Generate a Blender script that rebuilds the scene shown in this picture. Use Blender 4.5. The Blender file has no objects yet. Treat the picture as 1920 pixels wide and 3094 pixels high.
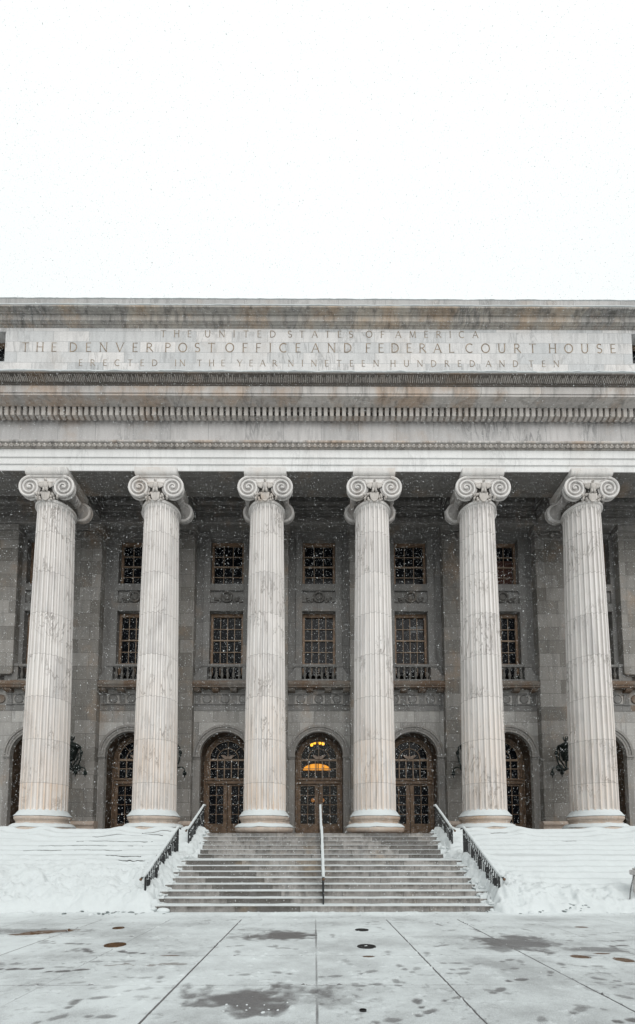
import bpy, math, random
import numpy as np
from mathutils import Matrix, Vector
R = math.radians
PI = math.pi
random.seed(7)
rng = np.random.default_rng(7)
SC = bpy.context.scene
COL = SC.collection

# ------------------------------------------------------------------ helpers
class MB:
    def __init__(s):
        s.v = []; s.f = []; s.a = []
    def add(s, vs, fs):
        o = len(s.v); s.v += [tuple(p) for p in vs]
        s.f += [tuple(i + o for i in f) for f in fs]
    def box(s, x0, x1, y0, y1, z0, z1):
        s.add([(x0,y0,z0),(x1,y0,z0),(x1,y1,z0),(x0,y1,z0),(x0,y0,z1),(x1,y0,z1),(x1,y1,z1),(x0,y1,z1)],
              [(0,3,2,1),(4,5,6,7),(0,1,5,4),(1,2,6,5),(2,3,7,6),(3,0,4,7)])
    def ext(s, prof, x0, x1):
        """closed (y,z) polygon extruded along x"""
        n = len(prof)
        s.add([(x0,y,z) for y,z in prof] + [(x1,y,z) for y,z in prof],
              [(i,(i+1)%n,n+(i+1)%n,n+i) for i in range(n)] + [tuple(range(n-1,-1,-1)), tuple(range(n,2*n))])
    def plate(s, prof, y0, y1):
        """closed (x,z) polygon extruded along y"""
        n = len(prof)
        s.add([(x,y0,z) for x,z in prof] + [(x,y1,z) for x,z in prof],
              [(i,n+i,n+(i+1)%n,(i+1)%n) for i in range(n)] + [tuple(range(n)), tuple(range(2*n-1,n-1,-1))])
    def lathe(s, prof, n=48, cx=0, cy=0, a0=0, a1=2*PI, cap=True):
        full = abs(a1-a0-2*PI) < 1e-6
        m = n if full else n+1
        o = []
        for r,z in prof:
            for i in range(m):
                t = a0+(a1-a0)*i/n
                o.append((cx+r*math.cos(t), cy+r*math.sin(t), z))
        fs = []
        for j in range(len(prof)-1):
            for i in range(n):
                k = (i+1) % m
                fs.append((j*m+i, j*m+k, (j+1)*m+k, (j+1)*m+i))
        if cap and full:
            fs.append(tuple(range(m-1,-1,-1))); fs.append(tuple((len(prof)-1)*m+i for i in range(m)))
        s.add(o, fs)
    def ylathe(s, prof, n, cx, cz, sx=1, sz=1):
        """revolve (r,y) about an axis along y"""
        o = []
        for r,y in prof:
            for i in range(n):
                t = 2*PI*i/n
                o.append((cx+sx*r*math.cos(t), y, cz+sz*r*math.sin(t)))
        fs = [(j*n+i,(j+1)*n+i,(j+1)*n+(i+1)%n,j*n+(i+1)%n) for j in range(len(prof)-1) for i in range(n)]
        fs.append(tuple(range(n))); fs.append(tuple((len(prof)-1)*n+i for i in range(n-1,-1,-1)))
        s.add(o, fs)
    def ell(s, c, r, n=12, m=8, rot=None):
        o = []; fs = []
        for j in range(1, m):
            t = PI*j/m
            for i in range(n):
                p = 2*PI*i/n
                o.append(Vector((r[0]*math.sin(t)*math.cos(p), r[1]*math.sin(t)*math.sin(p), r[2]*math.cos(t))))
        o += [Vector((0,0,r[2])), Vector((0,0,-r[2]))]
        if rot is not None: o = [rot @ q for q in o]
        o = [q+Vector(c) for q in o]
        for j in range(m-2):
            for i in range(n):
                fs.append((j*n+i,(j+1)*n+i,(j+1)*n+(i+1)%n,j*n+(i+1)%n))
        T = len(o)-2; B = T+1
        for i in range(n):
            fs.append((T,i,(i+1)%n)); fs.append((B,(m-2)*n+(i+1)%n,(m-2)*n+i))
        s.add(o, fs)
    def tube(s, pts, rad, n=8):
        """swept round tube; rad number or list"""
        P = [Vector(p) for p in pts]; K = len(P)
        rad = rad if isinstance(rad,(list,tuple)) else [rad]*K
        o = []; up = Vector((0.013,0.02,1)).normalized()
        prev = None
        for i in range(K):
            d = (P[min(i+1,K-1)]-P[max(i-1,0)]).normalized()
            if prev is None:
                a = d.cross(up)
                if a.length < .05: a = d.cross(Vector((1,0,0)))
            else:
                a = prev - d*prev.dot(d)
            a.normalize(); prev = a
            b = d.cross(a)
            for k in range(n):
                t = 2*PI*k/n
                o.append(P[i]+(a*math.cos(t)+b*math.sin(t))*rad[i])
        fs = [(j*n+i,j*n+(i+1)%n,(j+1)*n+(i+1)%n,(j+1)*n+i) for j in range(K-1) for i in range(n)]
        fs.append(tuple(range(n-1,-1,-1))); fs.append(tuple((K-1)*n+i for i in range(n)))
        s.add(o, fs)
    def bar(s, p, q, w, h):
        """box-section bar from p to q: w sideways in x, h in the vertical plane"""
        p = Vector(p); q = Vector(q); d = (q-p).normalized()
        a = Vector((1,0,0)); 
        if abs(d.x) > .9: a = Vector((0,1,0))
        b = d.cross(a).normalized()
        o = [c+a*(sx*w/2)+b*(sz*h/2) for c in (p,q) for sx,sz in ((-1,-1),(1,-1),(1,1),(-1,1))]
        s.add(o, [(3,2,1,0),(4,5,6,7),(0,1,5,4),(1,2,6,5),(2,3,7,6),(3,0,4,7)])
    def build(s, name, mat, parent=None, smooth=False, bevel=0, loc=None, pinv=None):
        me = bpy.data.meshes.new(name)
        me.from_pydata(s.v, [], s.f); me.update()
        import bmesh
        bm = bmesh.new(); bm.from_mesh(me); bmesh.ops.recalc_face_normals(bm, faces=bm.faces); bm.to_mesh(me); bm.free()
        me.materials.append(mat)
        if smooth:
            me.polygons.foreach_set('use_smooth', [True]*len(me.polygons))
            try: me.set_sharp_from_angle(angle=R(42))
            except Exception: pass
        if s.a:
            at = me.attributes.new('mark','FLOAT','POINT'); at.data.foreach_set('value', s.a)
        o = bpy.data.objects.new(name, me); COL.objects.link(o)
        if loc: o.location = loc
        if parent: put(o, parent)
        if bevel:
            b = o.modifiers.new('bevel','BEVEL'); b.width = bevel; b.segments = 2; b.limit_method = 'ANGLE'
        return o

def put(o, parent):
    o.parent = parent
    if parent.type == 'EMPTY':
        o.matrix_parent_inverse = Matrix.Translation(-Vector(parent.location))

def tag(o, label=None, cat=None, group=None, kind=None):
    if label: o['label'] = label
    if cat: o['category'] = cat
    if group: o['group'] = group
    if kind: o['kind'] = kind
    return o

def empty(name, loc, label, cat, group=None):
    o = bpy.data.objects.new(name, None); COL.objects.link(o); o.location = loc
    o.empty_display_size = .2
    return tag(o, label, cat, group)

def copy_tree(o, parent, dx=0):
    c = o.copy(); COL.objects.link(c); c.parent = parent; c.matrix_parent_inverse = o.matrix_parent_inverse.copy()
    if dx: c.location.x += dx
    for ch in o.children: copy_tree(ch, c)
    return c

def hsh(ix, iy, seed):
    n = (ix*374761393 + iy*668265263 + seed*1442695041) & 0x7fffffff
    n = ((n ^ (n >> 13)) * 1274126177) & 0x7fffffff
    return ((n ^ (n >> 16)) & 0xffff)/65535.
def vnoise(x, y, seed=0):
    xi = np.floor(x).astype(np.int64); yi = np.floor(y).astype(np.int64)
    fx = x-xi; fy = y-yi
    fx = fx*fx*(3-2*fx); fy = fy*fy*(3-2*fy)
    a = hsh(xi,yi,seed); b = hsh(xi+1,yi,seed); c = hsh(xi,yi+1,seed); d = hsh(xi+1,yi+1,seed)
    return (a*(1-fx)+b*fx)*(1-fy)+(c*(1-fx)+d*fx)*fy
def fbm(x, y, seed=0, oct=4):
    x = np.asarray(x,float); y = np.asarray(y,float)
    t = 0; amp = .5; s = 0
    for i in range(oct):
        t = t+amp*vnoise(x*2**i+17.3*i, y*2**i-9.1*i, seed+i); s += amp; amp *= .5
    return t/s
def sst(a, b, x):
    t = np.clip((x-a)/(b-a),0,1); return t*t*(3-2*t)

# ------------------------------------------------------------------ materials
def nodes(name):
    m = bpy.data.materials.new(name); m.use_nodes = True
    nt = m.node_tree; nt.nodes.clear()
    out = nt.nodes.new('ShaderNodeOutputMaterial'); p = nt.nodes.new('ShaderNodeBsdfPrincipled')
    nt.links.new(p.outputs[0], out.inputs[0])
    return m, nt, p
class N:
    """tiny node-graph helper"""
    def __init__(s, nt): s.nt = nt
    def set(s, sock, v):
        if hasattr(v,'is_output') or isinstance(v, bpy.types.NodeSocket): s.nt.links.new(v, sock)
        else:
            if sock.type == 'RGBA' and len(v) == 3: v = (*v,1)
            sock.default_value = v
    def new(s, t, **k):
        n = s.nt.nodes.new(t)
        for a,b in k.items(): setattr(n,a,b)
        return n
    def math(s, op, a, b=None, c=None, clamp=False):
        n = s.new('ShaderNodeMath', operation=op, use_clamp=clamp)
        s.set(n.inputs[0], a)
        if b is not None: s.set(n.inputs[1], b)
        if c is not None: s.set(n.inputs[2], c)
        return n.outputs[0]
    def mix(s, f, a, b, mode='MIX'):
        n = s.new('ShaderNodeMix', data_type='RGBA', blend_type=mode)
        s.set(n.inputs[0], f); s.set(n.inputs[6], a); s.set(n.inputs[7], b)
        return n.outputs[2]
    def noise(s, vec, scale, detail=4, rough=.55, dist=0):
        n = s.new('ShaderNodeTexNoise'); s.set(n.inputs['Vector'], vec)
        n.inputs['Scale'].default_value = scale; n.inputs['Detail'].default_value = detail
        n.inputs['Roughness'].default_value = rough; n.inputs['Distortion'].default_value = dist
        return n.outputs[0]
    def ramp(s, v, a, b, lo=0., hi=1.):
        n = s.new('ShaderNodeMapRange', interpolation_type='SMOOTHSTEP')
        s.set(n.inputs[0], v); n.inputs[1].default_value = a; n.inputs[2].default_value = b
        n.inputs[3].default_value = lo; n.inputs[4].default_value = hi
        return n.outputs[0]
    def pos(s): return s.new('ShaderNodeNewGeometry').outputs['Position']
    def sep(s, v):
        n = s.new('ShaderNodeSeparateXYZ'); s.set(n.inputs[0], v); return n.outputs
    def comb(s, x, y, z):
        n = s.new('ShaderNodeCombineXYZ')
        for i,q in enumerate((x,y,z)): s.set(n.inputs[i], q)
        return n.outputs[0]
    def vmul(s, v, k):
        n = s.new('ShaderNodeVectorMath', operation='MULTIPLY'); s.set(n.inputs[0], v); n.inputs[1].default_value = k
        return n.outputs[0]
    def bump(s, p, h, strength=.3, dist=.02):
        n = s.new('ShaderNodeBump'); s.set(n.inputs['Height'], h); n.inputs['Strength'].default_value = strength
        n.inputs['Distance'].default_value = dist; s.nt.links.new(n.outputs[0], p.inputs['Normal'])

def marble(name, c1, c2, block=None, off=(0,0), vein=.45, stain=.3, grime=.3, stain_col=(.42,.28,.17), vein_col=(.16,.16,.16), joint=.5, flat=False, st=(.52,.74)):
    m, nt, p = nodes(name); n = N(nt)
    P = n.pos(); X,Y,Z = n.sep(P)
    if block:
        u = n.math('ADD', n.math('ADD', X, n.math('MULTIPLY', Y, .83)), off[0])
        w = n.math('ADD', n.math('ADD', Y, 0.) if flat else Z, off[1])
        b = n.new('ShaderNodeTexBrick'); b.offset = .43; b.squash = 1
        n.set(b.inputs['Vector'], n.comb(u,w,0.))
        b.inputs['Scale'].default_value = 1; b.inputs['Brick Width'].default_value = block[0]; b.inputs['Row Height'].default_value = block[1]
        b.inputs['Mortar Size'].default_value = .007; b.inputs['Mortar Smooth'].default_value = .3; b.inputs['Bias'].default_value = 0
        n.set(b.inputs['Color1'], c1); n.set(b.inputs['Color2'], c2)
        n.set(b.inputs['Mortar'], tuple(x*joint for x in c1))
        col = b.outputs['Color']
        # a jump in the vein field from block to block
        wn = n.sep(col)[1]
        jump = n.comb(n.math('MULTIPLY', wn, 37.), n.math('MULTIPLY', wn, 11.), n.math('MULTIPLY', wn, 23.))
        va = n.new('ShaderNodeVectorMath', operation='ADD'); n.set(va.inputs[0], P); n.set(va.inputs[1], jump); Pv = va.outputs[0]
    else:
        col = n.mix(n.noise(P, .9, 3), c1, c2); Pv = P
    # diagonal grey veins
    mp = n.new('ShaderNodeMapping'); n.set(mp.inputs[0], Pv); mp.inputs['Rotation'].default_value = (.3,.75,.2); mp.inputs['Scale'].default_value = (2.1,1.,.42)
    v1 = n.noise(mp.outputs[0], 1.15, 7, .6, 1.1)
    va = n.math('ABSOLUTE', n.math('SUBTRACT', v1, .5))
    vm = n.ramp(va, 0., .055, 1., 0.)
    vmask = n.ramp(n.noise(Pv, .55, 2), .42, .68)
    col = n.mix(n.math('MULTIPLY', n.math('MULTIPLY', vm, vmask), vein), col, vein_col)
    cl = n.ramp(n.noise(mp.outputs[0], .8, 5, .6, .6), .45, .72)
    col = n.mix(n.math('MULTIPLY', cl, vein*.55), col, tuple(x*.62 for x in c1))
    # rusty water stains
    st = n.ramp(n.noise(n.vmul(P,(1.,1.,.8)), .75, 6, .65), *st)
    col = n.mix(n.math('MULTIPLY', st, stain), col, stain_col)
    # streaked grime
    gr = n.ramp(n.noise(n.vmul(P,(5.,5.,.55)), 1., 5, .6), .45, .75)
    col = n.mix(n.math('MULTIPLY', gr, grime), col, (.085,.08,.075))
    fine = n.ramp(n.noise(P, 38., 3, .7), .3, .75, .88, 1.1)
    vx = n.new('ShaderNodeVectorMath', operation='SCALE'); n.set(vx.inputs[0], col); n.set(vx.inputs['Scale'], fine)
    n.set(p.inputs['Base Color'], vx.outputs[0])
    p.inputs['Roughness'].default_value = .68; p.inputs['Specular IOR Level'].default_value = .3
    h = n.noise(P, 22., 4, .6)
    if block: h = n.math('SUBTRACT', n.math('MULTIPLY', h, .5), n.math('MULTIPLY', b.outputs['Fac'], 1.))
    n.bump(p, h, .25, .012)
    return m

def simple(name, c, rough=.6, metal=0., spec=.4, var=.25, sc=9., bump=.15, em=None):
    m, nt, p = nodes(name); n = N(nt)
    P = n.pos()
    k = n.ramp(n.noise(P, sc, 5, .6), .3, .7, 1-var, 1+var)
    vx = n.new('ShaderNodeVectorMath', operation='SCALE'); vx.inputs[0].default_value = c; n.set(vx.inputs['Scale'], k)
    n.set(p.inputs['Base Color'], vx.outputs[0])
    p.inputs['Roughness'].default_value = rough; p.inputs['Metallic'].default_value = metal; p.inputs['Specular IOR Level'].default_value = spec
    if em:
        n.set(p.inputs['Emission Color'], em[0]); p.inputs['Emission Strength'].default_value = em[1]
    if bump: n.bump(p, n.noise(P, sc*3, 4), bump, .01)
    return m

M = {}
M['wall'] = marble('portico_marble', (.30,.289,.272), (.45,.438,.418), (1.15,.62), (.3,.18), .55, .42, .3)  # much darker than the column marble: porch shade put into the colour
M['pil'] = marble('pilaster_marble', (.18,.168,.15), (.32,.305,.285), (.93,.62), (.15,.18), .4, .4, .3)  # pilasters darkened too, the shade behind the columns is in this colour
M['upper'] = marble('upper_marble', (.165,.162,.155), (.23,.226,.219), (1.4,1.1), (.2,.1), .4, .25, .35)  # darker than the ground floor: deeper shade of the upper porch painted in
M['trim'] = marble('trim_marble', (.22,.205,.19), (.33,.32,.305), None, vein=.4, stain=.45, grime=.35)
M['arch'] = marble('architrave_marble', (.76,.76,.75), (.84,.84,.83), (2.147,20), (1.07,0), .2, .12, .1, stain_col=(.55,.47,.42), joint=.8)
M['frieze'] = marble('frieze_marble', (.50,.49,.485), (.63,.61,.60), (1.5,20), (.4,0), .7, .35, .2, vein_col=(.2,.2,.2))
M['cornice'] = marble('cornice_marble', (.50,.475,.455), (.66,.63,.60), (2.3,20), (.2,0), .5, .62, .5, stain_col=(.47,.32,.21), st=(.45,.66))
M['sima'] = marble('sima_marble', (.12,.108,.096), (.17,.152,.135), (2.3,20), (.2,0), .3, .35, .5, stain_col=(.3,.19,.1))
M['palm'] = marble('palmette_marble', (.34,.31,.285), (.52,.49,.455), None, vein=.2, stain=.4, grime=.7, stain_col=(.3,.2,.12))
M['dark_recess'] = marble('dark_recess_marble', (.10,.09,.078), (.14,.13,.115), None, vein=.2, stain=.4, grime=.5, stain_col=(.12,.08,.05))  # darker tone for the dentil gaps and the capital cores
M['relief'] = marble('weathered_relief', (.10,.095,.088), (.17,.163,.152), None, vein=.2, stain=.3, grime=.6)
M['ledge'] = marble('stained_ledge', (.14,.12,.10), (.26,.24,.215), None, vein=.2, stain=.7, grime=.5, stain_col=(.14,.075,.035), st=(.4,.62))
M['bed'] = marble('bed_moulding_marble', (.40,.395,.39), (.52,.51,.50), (1.9,20), (.7,0), .4, .25, .3)
M['attic'] = marble('attic_marble', (.56,.57,.575), (.74,.72,.705), (1.45,.46), (.6,.01), .45, .22, .18, joint=.62, stain_col=(.46,.38,.31))
M['attic_top'] = marble('attic_cornice_marble', (.33,.325,.315), (.52,.47,.41), (2.3,20), (.9,0), .8, .6, .7, stain_col=(.44,.31,.20), st=(.45,.66))
M['soffit'] = marble('ceiling_marble', (.18,.173,.163), (.25,.243,.232), None, vein=.3, stain=.35, grime=.4)  # shade under ceiling and beams is painted into this colour
def riser_stain(m):
    nt = m.node_tree; n = N(nt); p = [x for x in nt.nodes if x.type == 'BSDF_PRINCIPLED'][0]
    P = n.pos(); Z = n.sep(P)[2]; old = p.inputs['Base Color'].links[0].from_socket
    fr = n.math('FRACT', n.math('DIVIDE', n.math('ADD', Z, .003), .15))
    st = n.ramp(n.noise(n.vmul(P,(3.2,1.,1.2)), 1., 6, .7), .36, .66)
    dr = n.ramp(n.math('ADD', fr, n.math('MULTIPLY', n.noise(n.vmul(P,(11.,1.,1.)), 1., 4, .6), .5)), .55, 1.25)
    col = n.mix(n.math('MULTIPLY', n.math('MULTIPLY', st, dr), .9), old, (.05,.043,.034))
    nt.links.new(col, p.inputs['Base Color'])
    return m
M['step'] = marble('step_marble', (.12,.112,.104), (.40,.38,.36), (1.6,40), (.2,0), .8, .45, .6, stain_col=(.36,.25,.14), joint=.4)
riser_stain(M['step'])
M['base'] = marble('base_marble', (.44,.34,.27), (.60,.52,.455), None, vein=.25, stain=.6, grime=.25, stain_col=(.42,.24,.11))
M['cap'] = marble('capital_marble', (.70,.675,.65), (.84,.82,.80), None, vein=.3, stain=.35, grime=.2, stain_col=(.5,.36,.24))
M['bolster'] = marble('bolster_marble', (.36,.34,.325), (.52,.50,.485), None, vein=.2, stain=.35, grime=.5)
M['carve'] = marble('carved_marble', (.50,.46,.42), (.68,.65,.62), None, vein=.2, stain=.45, grime=.5)

def shaft_mat():
    m, nt, p = nodes('column_marble'); n = N(nt)
    P = n.pos(); X,Y,Z = n.sep(P)
    ci = n.math('ROUND', n.math('DIVIDE', n.math('ADD', X, 20.), 4.295))
    zz = n.math('DIVIDE', n.math('SUBTRACT', Z, 4.0), 1.66)
    di = n.math('FLOOR', zz); fr = n.math('FRACT', zz)
    wn = n.new('ShaderNodeTexWhiteNoise', noise_dimensions='2D'); n.set(wn.inputs[0], n.comb(ci, di, 0.))
    r = wn.outputs['Value']
    va = n.new('ShaderNodeVectorMath', operation='ADD'); n.set(va.inputs[0], P); n.set(va.inputs[1], n.comb(n.math('MULTIPLY', r, 40.), 0., n.math('MULTIPLY', r, 17.))); Pv = va.outputs[0]
    col = n.mix(r, (.77,.745,.725), (.88,.86,.84))
    mp = n.new('ShaderNodeMapping'); n.set(mp.inputs[0], Pv); mp.inputs['Rotation'].default_value = (.2,.85,.3); mp.inputs['Scale'].default_value = (2.4,1.2,.5)
    va1 = n.math('ABSOLUTE', n.math('SUBTRACT', n.noise(mp.outputs[0], 1.1, 8, .62, 1.0), .5))
    vm = n.math('MULTIPLY', n.ramp(va1, 0., .022, 1., 0.), n.ramp(n.noise(Pv, .6, 2), .44, .6))
    col = n.mix(n.math('MULTIPLY', n.ramp(n.noise(mp.outputs[0], .7, 5, .6, .8), .48, .72), .6), col, (.45,.445,.45))
    col = n.mix(n.math('MULTIPLY', vm, .85), col, (.15,.135,.125))
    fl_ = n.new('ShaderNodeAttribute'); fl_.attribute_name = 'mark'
    col = n.mix(n.math('MULTIPLY', n.math('SUBTRACT', 1., fl_.outputs['Fac']), .62), col, (.38,.35,.325))  # flute walls darkened: painted flute shading, plus dirt along the fillet edges
    # dark knots
    kn = n.ramp(n.noise(n.vmul(Pv,(1.,1.,.6)), 2.6, 6, .75), .70, .77)
    col = n.mix(n.math('MULTIPLY', kn, .6), col, (.16,.13,.11))
    # ferrous staining: strongest in the lowest drums and on the fillets
    low = n.ramp(Z, 3., 9.5, .85, .1)
    at = n.new('ShaderNodeAttribute'); at.attribute_name = 'mark'
    fil = n.ramp(at.outputs['Fac'], .7, 1.)
    ns = n.ramp(n.noise(n.vmul(P,(1.4,1.4,.6)), 1., 5, .6), .3, .68)
    f1 = n.math('MULTIPLY', low, n.math('ADD', n.math('MULTIPLY', fil, .55), n.math('MULTIPLY', ns, .42)), clamp=True)
    f1 = n.math('MULTIPLY', f1, n.ramp(r, 0., 1., .55, 1.1), clamp=True)
    col = n.mix(f1, col, (.63,.48,.36))
    gr = n.math('MULTIPLY', n.ramp(n.noise(n.vmul(P,(4.,4.,.5)), 1.3, 6, .65), .5, .78), n.ramp(Z, 2.9, 6.5, .6, .18))
    col = n.mix(gr, col, (.17,.145,.12))
    jt = n.math('MULTIPLY', n.ramp(n.math('ABSOLUTE', n.math('SUBTRACT', fr, .5)), .4935, .4965), .55)
    col = n.mix(jt, col, (.14,.125,.11))
    n.set(p.inputs['Base Color'], col)
    p.inputs['Roughness'].default_value = .6; p.inputs['Specular IOR Level'].default_value = .3
    n.bump(p, n.noise(P, 26., 4, .6), .2, .01)
    return m
M['shaft'] = shaft_mat()

def snow_mat(name='snow', c=(.58,.615,.62)):
    m, nt, p = nodes(name); n = N(nt); P = n.pos()
    k = n.ramp(n.noise(P, 3., 5, .6), .3, .7, .97, 1.02)
    vx = n.new('ShaderNodeVectorMath', operation='SCALE'); vx.inputs[0].default_value = c; n.set(vx.inputs['Scale'], k)
    n.set(p.inputs['Base Color'], vx.outputs[0])
    p.inputs['Roughness'].default_value = .85; p.inputs['Specular IOR Level'].default_value = .15
    h = n.math('ADD', n.noise(P, 14., 5, .65), n.math('MULTIPLY', n.noise(P, 90., 3, .7), .35))
    n.bump(p, h, .35, .03)
    return m
M['snow'] = snow_mat()
def plaza_mat():
    m, nt, p = nodes('snowy_paving'); n = N(nt); P = n.pos()
    a = n.new('ShaderNodeAttribute'); a.attribute_name = 'bare'
    b = n.new('ShaderNodeAttribute'); b.attribute_name = 'rust'
    g = n.noise(P, 85., 4, .8); g2 = n.noise(P, 7., 5, .65)
    k = n.math('ADD', a.outputs['Fac'], n.math('MULTIPLY', n.math('SUBTRACT', g, .5), .85))
    k = n.math('ADD', k, n.math('MULTIPLY', n.math('SUBTRACT', g2, .5), .12))
    f = n.ramp(k, .02, .95)
    pav = n.mix(n.noise(P, 20., 4), (.085,.083,.084), (.15,.146,.147))
    pav = n.mix(b.outputs['Fac'], pav, n.mix(n.noise(P, 30., 4), (.05,.026,.012), (.13,.065,.025)))
    col = n.mix(f, (.60,.64,.645), pav)
    n.set(p.inputs['Base Color'], col)
    n.set(p.inputs['Roughness'], n.mix(f, (.85,.85,.85), (.35,.35,.35)))
    p.inputs['Specular IOR Level'].default_value = .2
    n.bump(p, n.math('SUBTRACT', n.math('MULTIPLY', n.noise(P, 60., 4, .7), .5), n.math('MULTIPLY', f, .6)), .4, .012)
    return m
M['plaza'] = plaza_mat()
M['iron'] = simple('black_iron', (.012,.013,.014), .42, .0, .5, .3, 14)
M['brassknob'] = simple('worn_knob', (.12,.07,.04), .4, .3, .5)
M['bronze'] = simple('bronze_frame', (.15,.10,.065), .5, .2, .35, .35, 5)
M['bronze_light'] = simple('bronze_window', (.19,.125,.08), .5, .15, .35, .3, 5)
M['muntin'] = simple('bronze_muntin', (.26,.19,.135), .5, .1, .35, .25, 6)
M['verdi'] = simple('dark_verdigris', (.018,.026,.023), .45, .5, .4, .5, 12)
M['lining'] = simple('dark_bronze_lining', (.085,.06,.042), .6, .1, .3, .4, 4)
M['eagle_metal'] = simple('pale_bronze', (.30,.23,.185), .5, .1, .3)
M['glass'] = simple('dark_glass', (.006,.007,.009), .12, 0, .12, .3, 2, 0)
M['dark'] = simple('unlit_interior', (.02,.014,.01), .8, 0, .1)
M['letter'] = simple('stained_incision', (.28,.225,.17), .8, 0, .2, .4, 6)
M['post'] = simple('granite_post', (.52,.50,.49), .7, 0, .3, .2, 12)
M['rust'] = simple('rusty_cover', (.085,.045,.02), .7, .1, .3, .5, 18)
M['grate'] = simple('dark_grate', (.03,.03,.03), .6, .3, .3, .4, 20)
M['glow'] = simple('lit_amber_glass', (.8,.5,.1), .5, 0, .2, .1, 4, 0, ((1.,.50,.035),3.2))
M['glow_pale'] = simple('lit_lunette', (.8,.5,.2), .5, 0, .2, .1, 4, 0, ((1.,.41,.035),1.7))
M['glow_dim'] = simple('dim_globe', (.6,.3,.05), .5, 0, .2, .1, 4, 0, ((.9,.34,.04),.45))
M['amberwall'] = simple('amber_hall_wall', (.35,.15,.05), .7, 0, .2)
def clear_glass():
    m = bpy.data.materials.new('door_glass'); m.use_nodes = True; nt = m.node_tree; nt.nodes.clear()
    o = nt.nodes.new('ShaderNodeOutputMaterial'); mx = nt.nodes.new('ShaderNodeMixShader')
    t = nt.nodes.new('ShaderNodeBsdfTransparent'); g = nt.nodes.new('ShaderNodeBsdfGlossy')
    t.inputs[0].default_value = (.8,.78,.75,1); g.inputs['Roughness'].default_value = .06; g.inputs[0].default_value = (.5,.5,.5,1)
    mx.inputs[0].default_value = .03
    nt.links.new(t.outputs[0], mx.inputs[1]); nt.links.new(g.outputs[0], mx.inputs[2]); nt.links.new(mx.outputs[0], o.inputs[0])
    return m
M['clear'] = clear_glass()

# ------------------------------------------------------------------ dimensions (metres; plaza z=0, +Y into the building)
SP = 4.295                      # bay
CX = [SP*(k+.5) for k in range(-3,3)]
BX = [SP*k for k in range(-3,4)]
FL = 2.10                       # portico floor
DC = 17.4                       # column axis
XE = 17.0                       # half length built

house = empty('courthouse', (0,16.3,0), 'grey marble neoclassical courthouse with six fluted Ionic columns and an inscribed attic', 'building')

# ------------------------------------------------------------------ entablature
mb = MB()
mb.ext([(16.74,16.453),(16.74,16.70),(16.70,16.70),(16.70,16.96),(16.66,16.96),(16.66,17.29),(18.08,17.29),(18.08,16.70),(18.04,16.453)], -XE, XE)
arch = mb.build('architrave', M['arch'], house, bevel=.012)
mb = MB(); mb.box(-XE,XE,16.76,18.03,16.44,16.4525)  # thin dark sheet standing in for the shade under the architrave
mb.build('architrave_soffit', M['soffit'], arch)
mb = MB()
mb.ext([(16.64,17.295),(16.615,17.32),(16.63,17.335),(16.58,17.40),(16.545,17.45),(16.51,17.455),(16.51,17.52),(16.76,17.54),(17.4,17.54),(17.4,17.295)], -XE, XE)
em = mb.build('egg_and_dart_moulding', M['palm'], arch)
mb = MB(); mb.ext([(16.505,17.45),(16.49,17.47),(16.49,17.525),(16.7,17.542),(16.7,17.45)],-XE,XE); mb.build('fillet', M['cornice'], em)
mb = MB()
k = 0; x = -XE+.1
while x < XE-.1:
    mb.ell((x,16.575,17.392), (.05,.06,.07), 8, 6)
    mb.tube([(x+.082*math.cos(t), 16.555, 17.40+.088*math.sin(t)) for t in [PI*(1-j/8)+PI for j in range(9)]], .013, 5)
    mb.ell((x+.1085,16.60,17.375), (.014,.03,.055), 5, 4)
    x += .217
mb.build('egg', M['carve'], em, smooth=True)['kind'] = 'stuff'
mb = MB(); mb.ext([(16.74,17.545),(16.74,18.62),(18.0,18.62),(18.0,17.545)], -XE, XE)
mb.build('frieze', M['frieze'], house)
mb = MB()
mb.ext([(16.735,18.60),(16.66,18.612),(16.64,18.64),(16.60,18.655),(16.60,18.665),(16.66,18.67),(16.66,18.845),(16.40,18.85),(16.38,18.86),(16.30,18.875),(16.24,18.90),(16.20,18.905),(16.03,18.905),(16.03,18.985),(16.0,18.985),(16.0,19.262),(17.9,19.262),(17.9,18.60)], -XE, XE)
cor = mb.build('cornice', M['cornice'], house)
mb = MB(); x = -XE+.05
while x < XE-.2:
    mb.box(x, x+.146, 16.42, 16.655, 18.49, 18.847); x += .241
mb.build('dentil', M['carve'], cor, bevel=.006)['kind'] = 'stuff'
mb = MB(); mb.box(-XE,XE,16.63,16.662,18.672,18.843); mb.box(-XE,XE,16.43,16.63,18.8475,18.8495); mb.build('dentil_recess', M['dark_recess'], cor)
mb = MB()
mb.ext([(16.5,18.28),(16.72,18.28),(16.72,18.595),(16.5,18.595)], 0, .001)
mb = MB()
mb.ext([(15.985,19.266),(15.965,19.28),(15.965,19.315),(15.94,19.32),(15.93,19.36),(15.90,19.40),(15.84,19.445),(15.775,19.475),(15.735,19.48),(15.72,19.485),(15.72,19.53),(17.8,19.57),(17.8,19.266)], -XE, XE)
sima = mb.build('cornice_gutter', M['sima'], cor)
mb = MB(); x = -XE+.05; rr = random.Random(3)
prof = [(15.935,19.335),(15.915,19.365),(15.88,19.402),(15.825,19.438),(15.765,19.463)]
while x < XE-.1:
    w = .022+.016*rr.random(); tall = rr.random() > .35
    pts = [(x+rr.uniform(-.006,.006), y-.012, z) for y,z in (prof if tall else prof[:4])]
    mb.tube(pts, [w*.55]+[w*.8]*(len(pts)-2)+[w*.5], 5)
    x += .062+.02*rr.random()
mb.build('palmette', M['palm'], cor, smooth=True)['kind'] = 'stuff'

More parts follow.
